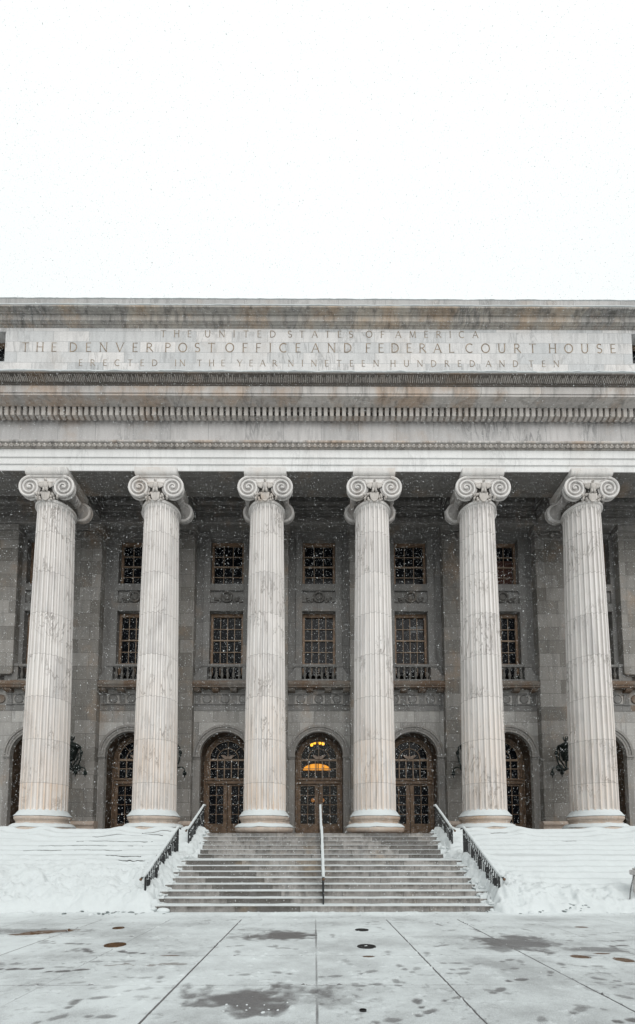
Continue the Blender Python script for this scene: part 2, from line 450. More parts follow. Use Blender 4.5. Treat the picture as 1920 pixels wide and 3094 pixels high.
def snow_strip(name, parent, x0, x1, prof, seed, amp=.02, step=.05):
    """snow laid along a ledge: cross-section (y,z) with a wavering lip"""
    n = int((x1-x0)/step); m = len(prof); v = []; f = []
    xs = np.linspace(x0,x1,n)
    a = (fbm(xs*1.3, xs*0+seed, seed, 5)-.5)*2*amp
    b = (fbm(xs*7, xs*0+seed+5, seed+3, 3)-.5)*amp
    for i in range(n):
        for j,(y,z) in enumerate(prof):
            w = 1. if 0 < j < m-1 else .3
            v.append((xs[i], y-(a[i]*.8+b[i])*w*(.5 if j>1 else 1), z+(a[i]+b[i])*w))
    for i in range(n-1):
        for j in range(m-1): f.append((i*m+j,(i+1)*m+j,(i+1)*m+j+1,i*m+j+1))
    q = MB(); q.add(v,f); return q.build(name, M['snow'], parent, smooth=True)
snow_strip('ledge_snow', cor, -XE, XE, [(15.73,19.532),(15.70,19.56),(15.715,19.61),(15.78,19.635),(16.1,19.66),(16.78,19.70)], 2, .022)

# attic
mb = MB()
def wall_rects(mb, x0, x1, z0, z1, y, holes, depth):
    """front sheet with rectangular openings plus their reveals"""
    xs = sorted({x0,x1,*[h[0] for h in holes],*[h[1] for h in holes]}); zs = sorted({z0,z1,*[h[2] for h in holes],*[h[3] for h in holes]})
    for i in range(len(xs)-1):
        for j in range(len(zs)-1):
            cx = (xs[i]+xs[i+1])/2; cz = (zs[j]+zs[j+1])/2
            if any(h[0]<cx<h[1] and h[2]<cz<h[3] for h in holes): continue
            mb.add([(xs[i],y,zs[j]),(xs[i+1],y,zs[j]),(xs[i+1],y,zs[j+1]),(xs[i],y,zs[j+1])],[(0,1,2,3)])
    for a,b,c,d in holes:
        mb.add([(a,y,c),(a,y+depth,c),(a,y+depth,d),(a,y,d),(b,y,c),(b,y+depth,c),(b,y+depth,d),(b,y,d)],
               [(0,1,2,3),(5,4,7,6),(0,4,5,1),(3,2,6,7)])
AH = [(-15.2,-12.76,21.19,22.5),(12.74,15.18,21.19,22.5)]
wall_rects(mb, -XE, XE, 19.57, 22.70, 16.8, AH, .5)
attic = mb.build('attic_wall', M['attic'], house)
for a,b,c,d in AH:
    mb = MB(); mb.box(a,b,17.3,17.34,c,d); w = mb.build('attic_window', M['glass'], attic)
    mb = MB()
    for q in (a+.1, (a+b)/2, b-.1): mb.box(q-.08,q+.08,17.18,17.29,c+.02,d-.02)
    mb.box(a+.19,(a+b)/2-.09,17.2,17.28,d-.2,d-.03); mb.box((a+b)/2+.09,b-.19,17.2,17.28,d-.2,d-.03)
    mb.build('window_frame', M['bronze'], w)
mb = MB()
mb.ext([(16.795,22.66),(16.74,22.70),(16.74,22.73),(16.70,22.735),(16.68,22.76),(16.62,22.79),(16.62,23.02),(16.575,23.025),(16.56,23.06),(16.50,23.075),(16.47,23.10),(16.40,23.11),(16.40,23.17),(18,23.2),(18,22.66)], -XE, XE)
at2 = mb.build('attic_cornice', M['attic_top'], attic)
snow_strip('ledge_snow', at2, -XE, XE, [(16.41,23.172),(16.385,23.19),(16.40,23.235),(16.44,23.25),(16.56,23.26)], 8, .012)
mb = MB(); mb.ext([(16.55,23.2),(16.55,23.64),(17.4,23.64),(17.4,23.2)], -XE, XE)
par = mb.build('parapet', M['bed'], attic, bevel=.01)
snow_strip('ledge_snow', par, -XE, XE, [(16.56,23.638),(16.53,23.655),(16.56,23.70),(16.8,23.72),(17.3,23.74)], 12, .012)

# inscription: cut Roman capitals
T_, t_ = .125, .082
def arcpts(cx, cy, rx, ry, a0, a1, n=10): return [(cx+rx*math.cos(R(a0+(a1-a0)*i/n)), cy+ry*math.sin(R(a0+(a1-a0)*i/n))) for i in range(n+1)]
def O(): return [(arcpts(.42,.5,.4,.48,0,360,20),'o')]
GL = {
 'T': (.72,[([(.36,0),(.36,1)],T_),([(0,.97),(.72,.97)],t_)]),
 'H': (.78,[([(.1,0),(.1,1)],T_),([(.68,0),(.68,1)],T_),([(.1,.52),(.68,.52)],t_)]),
 'E': (.56,[([(.1,0),(.1,1)],T_),([(.05,.97),(.54,.97)],t_),([(.1,.52),(.46,.52)],t_),([(.05,.03),(.56,.03)],t_)]),
 'F': (.54,[([(.1,0),(.1,1)],T_),([(.05,.97),(.54,.97)],t_),([(.1,.5),(.46,.5)],t_)]),
 'I': (.2,[([(.1,0),(.1,1)],T_)]),
 'L': (.54,[([(.1,0),(.1,1)],T_),([(.05,.03),(.54,.03)],t_)]),
 'N': (.8,[([(.08,0),(.08,1)],t_),([(.06,1),(.72,0)],T_),([(.72,0),(.72,1)],t_)]),
 'M': (.95,[([(.1,0),(.16,1)],t_),([(.16,1),(.48,.05)],T_),([(.48,.05),(.79,1)],t_),([(.79,1),(.85,0)],T_)]),
 'A': (.8,[([(.03,0),(.4,1)],t_),([(.4,1),(.77,0)],T_),([(.17,.36),(.62,.36)],t_)]),
 'V': (.8,[([(.03,1),(.4,0)],T_),([(.4,0),(.77,1)],t_)]),
 'Y': (.74,[([(.02,1),(.37,.46)],T_),([(.37,.46),(.72,1)],t_),([(.37,0),(.37,.48)],T_)]),
 'U': (.78,[([(.1,1),(.1,.35)]+arcpts(.39,.32,.29,.31,180,360,8)+[(.68,.35),(.68,1)],t_*1.5)]),
 'D': (.8,[([(.1,0),(.1,1)],T_),([(.05,.97),(.3,.97)]+arcpts(.3,.5,.44,.47,90,-90,12)+[(.05,.03)],t_*1.5)]),
 'P': (.6,[([(.1,0),(.1,1)],T_),([(.05,.97),(.28,.97)]+arcpts(.28,.73,.26,.24,90,-90,8)+[(.1,.49)],t_*1.3)]),
 'R': (.72,[([(.1,0),(.1,1)],T_),([(.05,.97),(.28,.97)]+arcpts(.28,.74,.26,.23,90,-90,8)+[(.1,.51)],t_*1.3),([(.3,.51),(.7,0)],T_)]),
 'C': (.76,[(arcpts(.43,.5,.4,.48,50,310,16),t_*1.6)]),
 'O': (.86,[(arcpts(.43,.5,.4,.48,0,360,22),t_*1.6)]),
 'S': (.56,[(arcpts(.28,.74,.22,.24,35,250,9)+arcpts(.28,.26,.24,.24,70,-145,9),t_*1.6)]),
}
SER = {'T':[(.36,0)],'H':[(.1,0),(.1,1),(.68,0),(.68,1)],'I':[(.1,0),(.1,1)],'F':[(.1,0)],'N':[(.08,0),(.08,1),(.72,1)],'M':[(.1,0),(.85,0)],'A':[(.03,0),(.77,0)],'V':[(.03,1),(.77,1)],'Y':[(.37,0),(.02,1),(.72,1)],'P':[(.1,0)],'R':[(.1,0)],'U':[(.1,1),(.68,1)]}
def glyph(mb, ch, x, z, h):
    w, strokes = GL[ch]; y = 16.797
    sts = list(strokes)+[([(sx-.12,sz),(sx+.12,sz)],.035) for sx,sz in SER.get(ch,[])]
    for pts,tk in sts:
        y -= .0007
        tk *= .85
        L = []; Rr = []
        for i,(px,pz) in enumerate(pts):
            a = pts[max(i-1,0)]; b = pts[min(i+1,len(pts)-1)]
            if pts[0] == pts[-1] and i in (0,len(pts)-1): a, b = pts[-2], pts[1]
            dx, dz = b[0]-a[0], b[1]-a[1]; l = math.hypot(dx,dz) or 1
            nx, nz = -dz/l*tk/2, dx/l*tk/2
            L.append((x+(px+nx)*h, y, z+(pz+nz)*h)); Rr.append((x+(px-nx)*h, y, z+(pz-nz)*h))
        n = len(pts)
        back = [(a,.0+16.801,c) for a,b_,c in L+Rr]
        mb.add(L+Rr, [(i,i+1,n+i+1,n+i) for i in range(n-1)])
LINES = [(22.285,.295,489,-6.426,.01348,[('THE',486,579),('UNITED',619,833),('STATES',870,1067),('OF',1106,1162),('AMERICA',1195,1446)]),
         (21.63,.40,63.5,-12.114,.013451,[('THE',66,171),('DENVER',209,462),('POST',497,648),('OFFICE',680,907),('AND',940,1061),('FEDERAL',1103,1371),('COURT',1406,1620),('HOUSE',1658,1861)]),
         (21.015,.275,237.5,-9.757,.013415,[('ERECTED',238,475),('IN',528,559),('THE',595,679),('YEAR',716,837),('NINETEEN',870,1144),('HUNDRED',1179,1435),('AND',1468,1566),('TEN',1598,1690)])]
for z,h,p0,X0,kk,words in LINES:
    for wd,a,b in words:
        xa = X0+(a-p0)*kk; xb = X0+(b-p0)*kk
        tot = sum(GL[c][0] for c in wd)*h
        gap = (xb-xa-tot)/max(1,len(wd)-1); x = xa
        for c in wd:
            mb = MB(); glyph(mb, c, x, z+.0012*x, h); x += GL[c][0]*h+gap
            mb.build('carved_letter', M['letter'], attic)

# ------------------------------------------------------------------ columns
def column():
    # fluted shaft
    NF = 24; per = []
    for i in range(NF):
        a0 = 2*PI*i/NF
        for t,dp,mk in ((0.0,0,1),(.115,0,1),(.23,0,1),(.27,.35,0),(.36,.72,.12),(.47,.93,.45),(.615,1,.62),(.76,.93,.45),(.87,.72,.12),(.96,.35,0)):
            per.append((a0+t*2*PI/NF-.115*2*PI/NF-PI/2, dp, mk))
    mb = MB(); n = len(per)
    zs = [2.70,2.86,2.95,3.0,3.05,3.15]+[3.15+(15.0-3.15)*i/22 for i in range(1,22)]+[14.88,14.94,14.985,15.0,15.1,15.16]
    rows = []
    for z in zs:
        t = (z-2.8)/12.3
        r = .822-.150*max(0,t)**1.35
        if z < 2.95: r += .045*((2.95-z)/.25)**2
        if z > 15.0: r += .03
        dep = .082*(r/.82)
        if z < 3.05: dep *= max(0,min(1,(z-2.93)/.1))
        if z > 14.86: dep *= max(0,math.sqrt(max(0,1-((z-14.86)/.135)**2))) if z < 14.995 else 0
        for a,dp,mk in per:
            q = r-dep*dp
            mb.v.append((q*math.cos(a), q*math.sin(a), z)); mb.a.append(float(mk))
    for j in range(len(zs)-1):
        for i in range(n):
            mb.f.append((j*n+i, j*n+(i+1)%n, (j+1)*n+(i+1)%n, (j+1)*n+i))
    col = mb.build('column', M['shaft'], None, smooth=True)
    # attic base
    def tor(r, z, h, k=8): return [(r-h+h*math.cos(t), z+h*math.sin(t)) for t in [-PI/2+PI*i/k for i in range(k+1)]]
    prof = [(.3,FL-.02),(.95,FL-.02),(1.03,FL+.01)]+tor(1.125,FL+.165,.15,10)+[(.955,FL+.33),(.955,FL+.365),(.905,FL+.40),(.895,FL+.45),(.925,FL+.475),(.925,FL+.50)]+tor(.975,FL+.59,.095,8)+[(.87,FL+.695),(.87,FL+.73),(.6,FL+.74)]
    mb = MB(); mb.lathe(prof, 72)
    mb.build('base', M['base'], col, smooth=True)
    # snow heaped on the two rings of the base
    def ring_snow(profile, seed, rag):
        n = 120; v = []; m = len(profile)
        th = np.arange(n)/n*2*PI
        a = (fbm(np.cos(th)*2.2+9, np.sin(th)*2.2+seed, seed, 4)-.5)*2
        b = (fbm(np.cos(th)*9+9, np.sin(th)*9+seed, seed+4, 3)-.5)*2
        for i in range(n):
            for j,(r,z) in enumerate(profile):
                w = 1-j/(m-1)
                dz = (a[i]*.6+b[i]*.5)*rag*(1 if j==0 else .45*w) + (b[i]*.03 if j==m-1 else 0)
                v.append((r*math.cos(th[i]), r*math.sin(th[i]), z+dz))
        f = [(i*m+j,((i+1)%n)*m+j,((i+1)%n)*m+j+1,i*m+j+1) for i in range(n) for j in range(m-1)]
        return v, f
    mb = MB()
    mb.add(*ring_snow([(1.126,FL+.222),(1.138,FL+.245),(1.12,FL+.275),(1.07,FL+.325),(1.0,FL+.37),(.90,FL+.39)], 3, .045))
    mb.add(*ring_snow([(.972,FL+.648),(.985,FL+.665),(.972,FL+.69),(.945,FL+.715),(.93,FL+.725),(.915,FL+.75),(.88,FL+.80),(.83,FL+.86),(.795,FL+.90),(.755,FL+.92)], 6, .03))
    mb.build('snow_cap', M['snow'], col, smooth=True)
    # capital
    mb = MB()
    mb.lathe([(.3,15.10),(.69,15.12),(.73,15.13),(.752,15.165),(.752,15.20),(.735,15.235),(.70,15.25),(.66,15.262)], 48)
    hd = .75; bolsters = []
    for sx in (-1,1):
        ex, ez = sx*.66, 15.70
        # bolster, pinched in the middle
        pr = [(.215+.20*max(0,(abs(y)-.20)/(hd-.22))**1.6+(.02 if abs(y)>hd-.12 else 0), y) for y in np.linspace(-hd+.02,hd-.02,23)]
        bo = MB(); bo.ylathe(pr, 28, ex, ez); bolsters.append(bo)
        for q in (-.12,0,.12): bo.ylathe([(.21,q-.035),(.235,q-.02),(.235,q+.02),(.21,q+.035)], 24, ex, ez)
        for sy in (-1,1):
            # spiral rim
            turns = 2.35; K = 74; pts = []; rad = []
            for i in range(K+1):
                u = i/K; r = .425*(1-u)**.9*1.0+.055*u
                ang = PI/2 - sx*(-1)*0 + sx*(-1)*(-1)*0
                a = PI/2 - sx*2*PI*turns*u
                cx_ = ex + r*math.cos(a); cz_ = ez + r*math.sin(a)*1.03
                pts.append((cx_, sy*(hd-.012+.02*u), cz_)); rad.append(.050*(1-.55*u))
            mb.tube(pts, rad, 7)
            mb.ell((ex, sy*(hd+.005), ez), (.062,.05,.062), 14, 8)
            mb.ylathe([(.42,sy*(hd-.18)),(.42,sy*(hd-.105)),(.25,sy*(hd-.10)),(.12,sy*(hd-.09)),(.07,sy*(hd-.08))][::(1 if sy<0 else 1)], 28, ex, ez)
    for sy in (-1,1):
        # canalis between the volutes with raised edges
        K = 16; top = []; bot = []
        for i in range(K+1):
            x = -.66+1.32*i/K
            top.append((x,16.165)); bot.append((x,15.965-.055*math.cos(PI*x/1.32)**2))
        y0, y1 = sorted((sy*(hd-.05), sy*.45))
        mb.plate(top[::-1]+bot, y0, y1)
        mb.tube([(x,sy*(hd-.03),z) for x,z in bot], .026, 6)
        mb.tube([(x,sy*(hd-.025),16.155) for x,z in top], .032, 6)
    # abacus
    mb.ext([(-.72,16.20),(-.78,16.225),(-.81,16.27),(-.825,16.34),(-.825,16.47),(.825,16.452),(.825,16.34),(.81,16.27),(.78,16.225),(.72,16.20)], -.83, .83)
    mb.box(-.78,.78,-.70,.70,16.15,16.20)
    cap = mb.build('capital', M['cap'], col, smooth=True)
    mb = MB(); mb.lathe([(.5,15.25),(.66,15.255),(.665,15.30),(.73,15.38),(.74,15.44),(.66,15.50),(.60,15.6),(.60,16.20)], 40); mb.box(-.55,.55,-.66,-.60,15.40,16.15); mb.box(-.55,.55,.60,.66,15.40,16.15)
    mb.build('capital_core', M['dark_recess'], col)
    for bo in bolsters: bo.build('bolster', M['bolster'], col, smooth=True)
    # eagle standing on a shield between the volutes
    mb = MB(); y = -.79
    mb.ell((0,y,15.72), (.10,.09,.17), 12, 8)
    mb.ell((0,y-.03,15.93), (.055,.06,.075), 10, 7)
    mb.ell((.0,y-.085,15.92), (.02,.035,.02), 6, 5)
    for s in (-1,1):
        for q in range(6):
            t = q/5
            mb.ell((s*(.13+.17*t), y+.03, 15.87-.02*t), (.085-.03*t,.03,.05), 8, 5, Matrix.Rotation(s*.25,3,'Y'))
            mb.ell((s*(.12+.16*t), y+.02, 15.76+.015*t), (.03,.025,.13-.065*t), 7, 5, Matrix.Rotation(-s*(.25+.45*t),3,'Y'))
        mb.ell((s*.055,y-.02,15.56), (.05,.05,.08), 8, 6)
        mb.ell((s*.07,y-.03,15.49), (.055,.05,.025), 8, 5)
    mb.plate([(-.17,15.47),(-.16,15.30),(-.13,15.20),(-.07,15.14),(0,15.115),(.07,15.14),(.13,15.20),(.16,15.30),(.17,15.47),(.09,15.485),(0,15.465),(-.09,15.485)], y-.005, y+.20)
    for q in (-.1,-.05,0,.05,.1): mb.box(q-.012,q+.012,y-.014,y-.006,15.2,15.38)
    rr = random.Random(5)
    for s in (-1,1):
        for q in range(9): mb.ell((s*rr.uniform(.2,.46),-.70-rr.uniform(0,.06),rr.uniform(15.22,15.46)), (.045,.05,.06), 7, 5)
        mb.ell((s*.22,y+.03,15.17), (.06,.05,.05), 8, 5)
    mb.build('eagle_carving', M['carve'], col, smooth=True)
    return col
c0 = column(); c0.location = (CX[0],DC,0); put(c0, house)
for x in CX[1:]:
    c = copy_tree(c0, house); c.location = (x,DC,0)

# ------------------------------------------------------------------ porch inside
mb = MB(); mb.box(-XE,XE,16.62,24.0,1.95,FL)
mb.build('portico_floor', M['step'], house)
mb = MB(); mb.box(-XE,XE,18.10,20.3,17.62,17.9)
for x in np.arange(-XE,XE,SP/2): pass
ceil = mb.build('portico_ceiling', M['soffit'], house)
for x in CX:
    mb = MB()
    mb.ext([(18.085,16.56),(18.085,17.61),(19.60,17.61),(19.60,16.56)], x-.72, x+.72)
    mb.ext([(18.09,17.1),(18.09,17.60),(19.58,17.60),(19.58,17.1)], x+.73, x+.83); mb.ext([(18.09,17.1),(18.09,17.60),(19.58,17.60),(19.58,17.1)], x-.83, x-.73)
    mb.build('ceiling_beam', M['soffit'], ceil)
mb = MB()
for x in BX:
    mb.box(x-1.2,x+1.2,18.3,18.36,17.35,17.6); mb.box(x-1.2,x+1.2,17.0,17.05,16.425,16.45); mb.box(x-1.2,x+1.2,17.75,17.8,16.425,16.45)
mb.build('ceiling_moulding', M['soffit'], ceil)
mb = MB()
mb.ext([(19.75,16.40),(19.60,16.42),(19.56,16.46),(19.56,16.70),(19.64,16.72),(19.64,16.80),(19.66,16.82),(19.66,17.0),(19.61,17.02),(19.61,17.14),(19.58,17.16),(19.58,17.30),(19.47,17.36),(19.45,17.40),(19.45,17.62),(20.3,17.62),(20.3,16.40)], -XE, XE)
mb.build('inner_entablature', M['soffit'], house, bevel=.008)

# ground-floor wall with arched openings
WY = 20.1; ZS = 5.72; RI = 1.10; ZT = 7.80
mb = MB()
edges = [-XE]
for x in BX:
    l, r = x-RI, x+RI
    mb.add([(edges[-1],WY,FL-.05),(l,WY,FL-.05),(l,WY,ZT),(edges[-1],WY,ZT)],[(0,1,2,3)])
    K = 32; A = [(x-RI*math.cos(PI*i/K), ZS+RI*math.sin(PI*i/K)) for i in range(K+1)]
    for i in range(K):
        (xa,za),(xb,zb) = A[i],A[i+1]
        mb.add([(xa,WY,za),(xb,WY,zb),(xb,WY,ZT),(xa,WY,ZT)],[(0,1,2,3)])
        mb.add([(xa,WY,za),(xb,WY,zb),(xb,WY+1.1,zb),(xa,WY+1.1,za)],[(0,1,2,3)])
    for q in (l,r): mb.add([(q,WY,FL-.05),(q,WY+1.1,FL-.05),(q,WY+1.1,ZS),(q,WY,ZS)],[(0,1,2,3)])
    edges.append(r)
mb.add([(edges[-1],WY,FL-.05),(XE,WY,FL-.05),(XE,WY,ZT),(edges[-1],WY,ZT)],[(0,1,2,3)])
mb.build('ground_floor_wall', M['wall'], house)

# archivolt and imposts of one bay
mb = MB(); K = 40
def archband(mb, r0, r1, y0, y1, z=ZS):
    A = [PI*i/K for i in range(K+1)]; n = K+1; v = []
    for r,y in ((r0,y1),(r0,y0),(r1,y0),(r1,y1)): v += [(r*math.cos(a),y,z+r*math.sin(a)) for a in A]
    f = [(j*n+i,((j+1)%4)*n+i,((j+1)%4)*n+i+1,j*n+i+1) for j in range(4) for i in range(K)]
    f += [(0,n,2*n,3*n),(K,3*n+K,2*n+K,n+K)]
    mb.add(v,f)
archband(mb, RI+.002, 1.20, WY-.055, WY+.02); archband(mb, 1.202, 1.30, WY-.075, WY+.02); archband(mb, 1.302, 1.40, WY-.115, WY+.02)
arv = mb.build('archivolt', M['trim'], None)
mb = MB()
for s in (-1,1):
    mb = MB()
    a, b = sorted((s*(RI-.03), s*1.41)); mb.box(a,b,WY-.12,WY+.05,5.63,5.715)
    a, b = sorted((s*(RI-.015), s*1.395)); mb.box(a,b,WY-.08,WY+.05,5.56,5.628)
    a, b = sorted((s*(RI+.004), s*1.36)); mb.box(a,b,WY-.05,WY+.02,FL-.03,5.558)
    mb.build('impost', M['trim'], arv, bevel=.008)
put(arv, house); 
# doorway of one bay
DY = 21.0; rg = .86
mb = MB()
archband(mb, rg, 1.13, DY-.08, DY+.06); archband(mb, rg+.05, 1.03, DY-.14, DY-.081)
for s in (-1,1):
    a, b = sorted((s*.86, s*1.13)); mb.box(a,b,DY-.08,DY+.06,4.50,ZS-.003)
    a, b = sorted((s*1.0, s*1.13)); mb.box(a,b,DY-.10,DY+.06,FL,4.497)
    a, b = sorted((s*.91, s*.99)); mb.box(a,b,DY-.135,DY-.082,4.86,ZS-.01)
    a, b = sorted((s*1.04,s*1.10)); mb.box(a,b,DY-.17,DY-.102,FL,5.6)
mb.box(-.998,.998,DY-.11,DY+.05,4.52,4.80); mb.box(-1.03,1.03,DY-.17,DY-.112,4.70,4.78); mb.box(-1.0,1.0,DY-.14,DY-.112,4.54,4.62)
door = mb.build('doorway', M['bronze'], None, bevel=.006)
mb = MB()
for z,h in ((5.68,.10),(5.26,.035),): mb.box(-.86,.86,DY-.05,DY-.012,z-h/2,z+h/2)
for x in (-.49,-.165,.165,.49): mb.box(x-.02,x+.02,DY-.06,DY-.006,4.80,5.625)
for x in (-.845,.845): mb.box(x-.018,x+.018,DY-.06,DY-.006,4.80,5.70)
mb.tube([(.5*math.cos(PI*i/24),DY-.035,5.72+.5*math.sin(PI*i/24)) for i in range(25)], .024, 6)
mb.tube([(.855*math.cos(PI*i/24),DY-.05,5.72+.855*math.sin(PI*i/24)) for i in range(25)], .026, 6)
for a in (45,90,135): mb.bar((.5*math.cos(R(a)),DY-.03,5.72+.5*math.sin(R(a))),(.86*math.cos(R(a)),DY-.03,5.72+.86*math.sin(R(a))),.034,.034)
mb.box(-.017,.017,DY-.05,DY-.01,5.73,6.21)
mb.build('fanlight', M['muntin'], door)
mb = MB(); archband(mb, 1.085, 1.0985, WY+.16, DY-.085)
for s in (-1,1):
    a, b = sorted((s*1.085, s*1.0985)); mb.box(a,b,WY+.16,DY-.085,FL,ZS-.002)
mb.build('reveal_lining', M['lining'], door)
mb = MB()     # spread eagle ornament
wing = [(.0,5.70),(.10,5.70),(.19,5.755),(.27,5.83),(.335,5.90),(.25,5.905),(.16,5.895),(.09,5.86),(.045,5.83),(.03,5.88),(0,5.90)]
mb.plate(wing+[(-x,z) for x,z in wing[::-1][1:-1]], DY-.10, DY-.065)
mb.ell((0,DY-.1,5.79),(.06,.03,.09),10,6)
mb.build('eagle_ornament', M['eagle_metal'], door, bevel=.004)
def leaf(s):
    mb = MB()
    def bx(a,b,y0,y1,z0,z1):
        a,b = sorted((s*a,s*b)); mb.box(a,b,y0,y1,z0,z1)
    bx(.012,.19,DY-.06,DY+.02,FL+.02,4.515); bx(.86,.995,DY-.06,DY+.02,FL+.02,4.515)
    bx(.192,.858,DY-.055,DY+.02,FL+.03,2.66); bx(.192,.858,DY-.055,DY+.02,4.44,4.51)
    bx(.26,.79,DY-.08,DY-.056,2.24,2.56)
    bx(.505,.545,DY-.035,DY-.008,2.662,4.438)
    for z in (3.105,3.555,4.0):
        bx(.192,.504,DY-.03,DY-.008,z-.018,z+.018); bx(.546,.858,DY-.03,DY-.008,z-.018,z+.018)
    o = mb.build('door_leaf', M['bronze'], door, bevel=.005)
    if s < 0:
        mb = MB(); mb.box(-.12,-.06,DY-.075,DY-.062,3.1,3.5); mb.tube([(-.09,DY-.078,3.18),(-.09,DY-.12,3.2),(-.09,DY-.12,3.4),(-.09,DY-.078,3.42)],.012,6)
        mb.build('handle', M['brassknob'], door)
leaf(-1); leaf(1)
def panes(mat, y=DY):
    mb = MB()
    A = [(.86*math.cos(PI*i/24),5.72+.86*math.sin(PI*i/24)) for i in range(25)]
    mb.plate(A+[(-.86,4.805),(.86,4.805)], y, y+.006)
    mb.box(-.858,-.192,y,y+.006,2.665,4.435); mb.box(.192,.858,y,y+.006,2.665,4.435)
    return mb.build('pane', mat, None)
pd = panes(M['glass']); pd.parent = door
put(door, house)
for x in BX:
    if abs(x) < .1: continue
    c = copy_tree(arv, house); c.location.x = x
    c = copy_tree(door, house); c.location.x = x
# the middle door is the one we can see through
pd.data = panes(M['clear']).data
for o in [o for o in bpy.data.objects if o.name.startswith('pane') and o.parent is None]: bpy.data.objects.remove(o)

# entrance hall behind the middle door
mb = MB()
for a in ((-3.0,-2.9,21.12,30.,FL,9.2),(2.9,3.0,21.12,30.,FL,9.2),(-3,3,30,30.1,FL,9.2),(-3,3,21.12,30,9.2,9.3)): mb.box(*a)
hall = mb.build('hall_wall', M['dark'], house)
mb = MB(); mb.box(-2.8,2.8,29.4,29.9,5.9,6.15); mb.box(-1.3,1.3,29.2,29.38,6.0,6.12); mb.build('hall_cornice', M['amberwall'], hall)
mb = MB(); mb.plate([(-.05+.92*math.cos(PI*i/20),6.72+.42*math.sin(PI*i/20)) for i in range(21)], 29.86, 29.98)
lun = mb.build('lit_lunette', M['glow_pale'], hall)
mb = MB()
for q in (-.52,-.05,.05,.42): mb.box(q-.025,q+.025,29.8,29.85,6.7,7.15)
mb.build('lunette_bar', M['dark'], lun)
ch = empty('chandelier', (-.03,26,7.9), 'lit amber chandelier glowing behind the glass of the middle doorway', 'chandelier')
mb = MB(); mb.tube([(-.03,26,9.2),(-.03,26,7.55)], .02, 8); mb.lathe([(.02,7.5),(.09,7.55),(.05,7.62),(.02,7.68)],12,-.03,26)
for s in (-1,1): mb.tube([(-.03,26,7.56),(-.03+s*.2,26,7.5),(-.03+s*.4,26,7.6)], .015, 6)
mb.build('stem', M['bronze'], ch)
for q,(dx,dz) in enumerate(((-.34,-.05),(-.17,.05),(.12,.06),(.33,.0))):
    mb = MB(); mb.lathe([(.03,7.55+dz),(.07,7.53+dz),(.085,7.60+dz),(.08,7.68+dz),(.03,7.71+dz)],12,-.03+dx,26-.1*(q%2))
    mb.build('lamp_shade', M['glow'], ch, smooth=True)
for x,lab in ((-.31,'dim amber wall globe inside the hall, left of the door stile'),(.33,'dim amber wall globe inside the hall, right of the door stile')):
    g = empty('hall_globe', (x,29.2,4.3), lab, 'lamp', 'globes in the entrance hall')
    mb = MB(); mb.ell((x,29.2,4.6),(.12,.12,.13),14,10); mb.build('globe', M['glow_dim'], g, smooth=True)
    mb = MB(); mb.tube([(x,29.98,4.3),(x,29.4,4.3),(x,29.2,4.42)],.025,8); mb.build('bracket', M['bronze'], g)

# pilasters
mb = MB(); hw = .73; PY = 19.75
mb.box(-hw,hw,PY,WY+.3,2.72,15.74)
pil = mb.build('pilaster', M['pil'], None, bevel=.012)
mb = MB(); mb.ext([(PY-.13,FL-.02),(PY-.15,FL+.05),(PY-.15,FL+.2),(PY-.11,FL+.25),(PY-.06,FL+.30),(PY-.06,FL+.40),(PY-.10,FL+.43),(PY-.11,FL+.50),(PY-.05,FL+.56),(PY-.03,FL+.62),(WY+.2,FL+.62),(WY+.2,FL-.02)], -hw-.10, hw+.10)
mb.build('pilaster_base', M['base'], pil)
mb = MB(); mb.box(-hw-.09,hw+.09,PY-.16,WY+.2,16.14,16.395); mb.box(-hw-.03,hw+.03,PY-.07,WY+.2,15.72,15.80); mb.box(-hw+.02,hw-.02,PY-.02,WY+.2,15.80,16.138)
for s in (-1,1):
    for u in range(30):
        a = u/30*2*PI*1.7; r = .17*math.exp(-.10*a)
        mb.ell((s*.56-s*r*math.sin(a), PY-.07, 15.96+r*math.cos(a)), (.035,.05,.035), 6, 5)
    for u in range(7): mb.ell((s*(.09+.05*u),PY-.06,16.06-.012*u),(.05,.05,.045),7,5)
mb.ell((0,PY-.08,15.97),(.09,.08,.15),10,7)
mb.build('pilaster_capital', M['trim'], pil, smooth=True)
pil.location = (CX[0],0,0); put(pil, house)
for x in CX[1:]:
    c = copy_tree(pil, house); c.location.x = x
# piers that close the loggia at both ends
for s in (-1,1):
    mb = MB(); a, b = 13.86, 17.0
    pr = [(a,16.39),(b,16.39),(b,9.38),(a+.12,9.38),(a+.04,9.41),(a,9.50)]
    mb.plate([(s*x,z) for x,z in pr], PY, WY+.02)
    pier = mb.build('end_pier', M['pil'], house, bevel=.02)
    mb = MB(); x0, x1 = sorted((s*(a-.08), s*b)); mb.box(x0,x1,PY-.15,WY-.01,16.14,16.397)
    x0, x1 = sorted((s*(a-.02), s*b)); mb.box(x0,x1,PY-.05,WY-.01,15.72,15.8)
    mb.build('pier_capital', M['trim'], pier, bevel=.015)

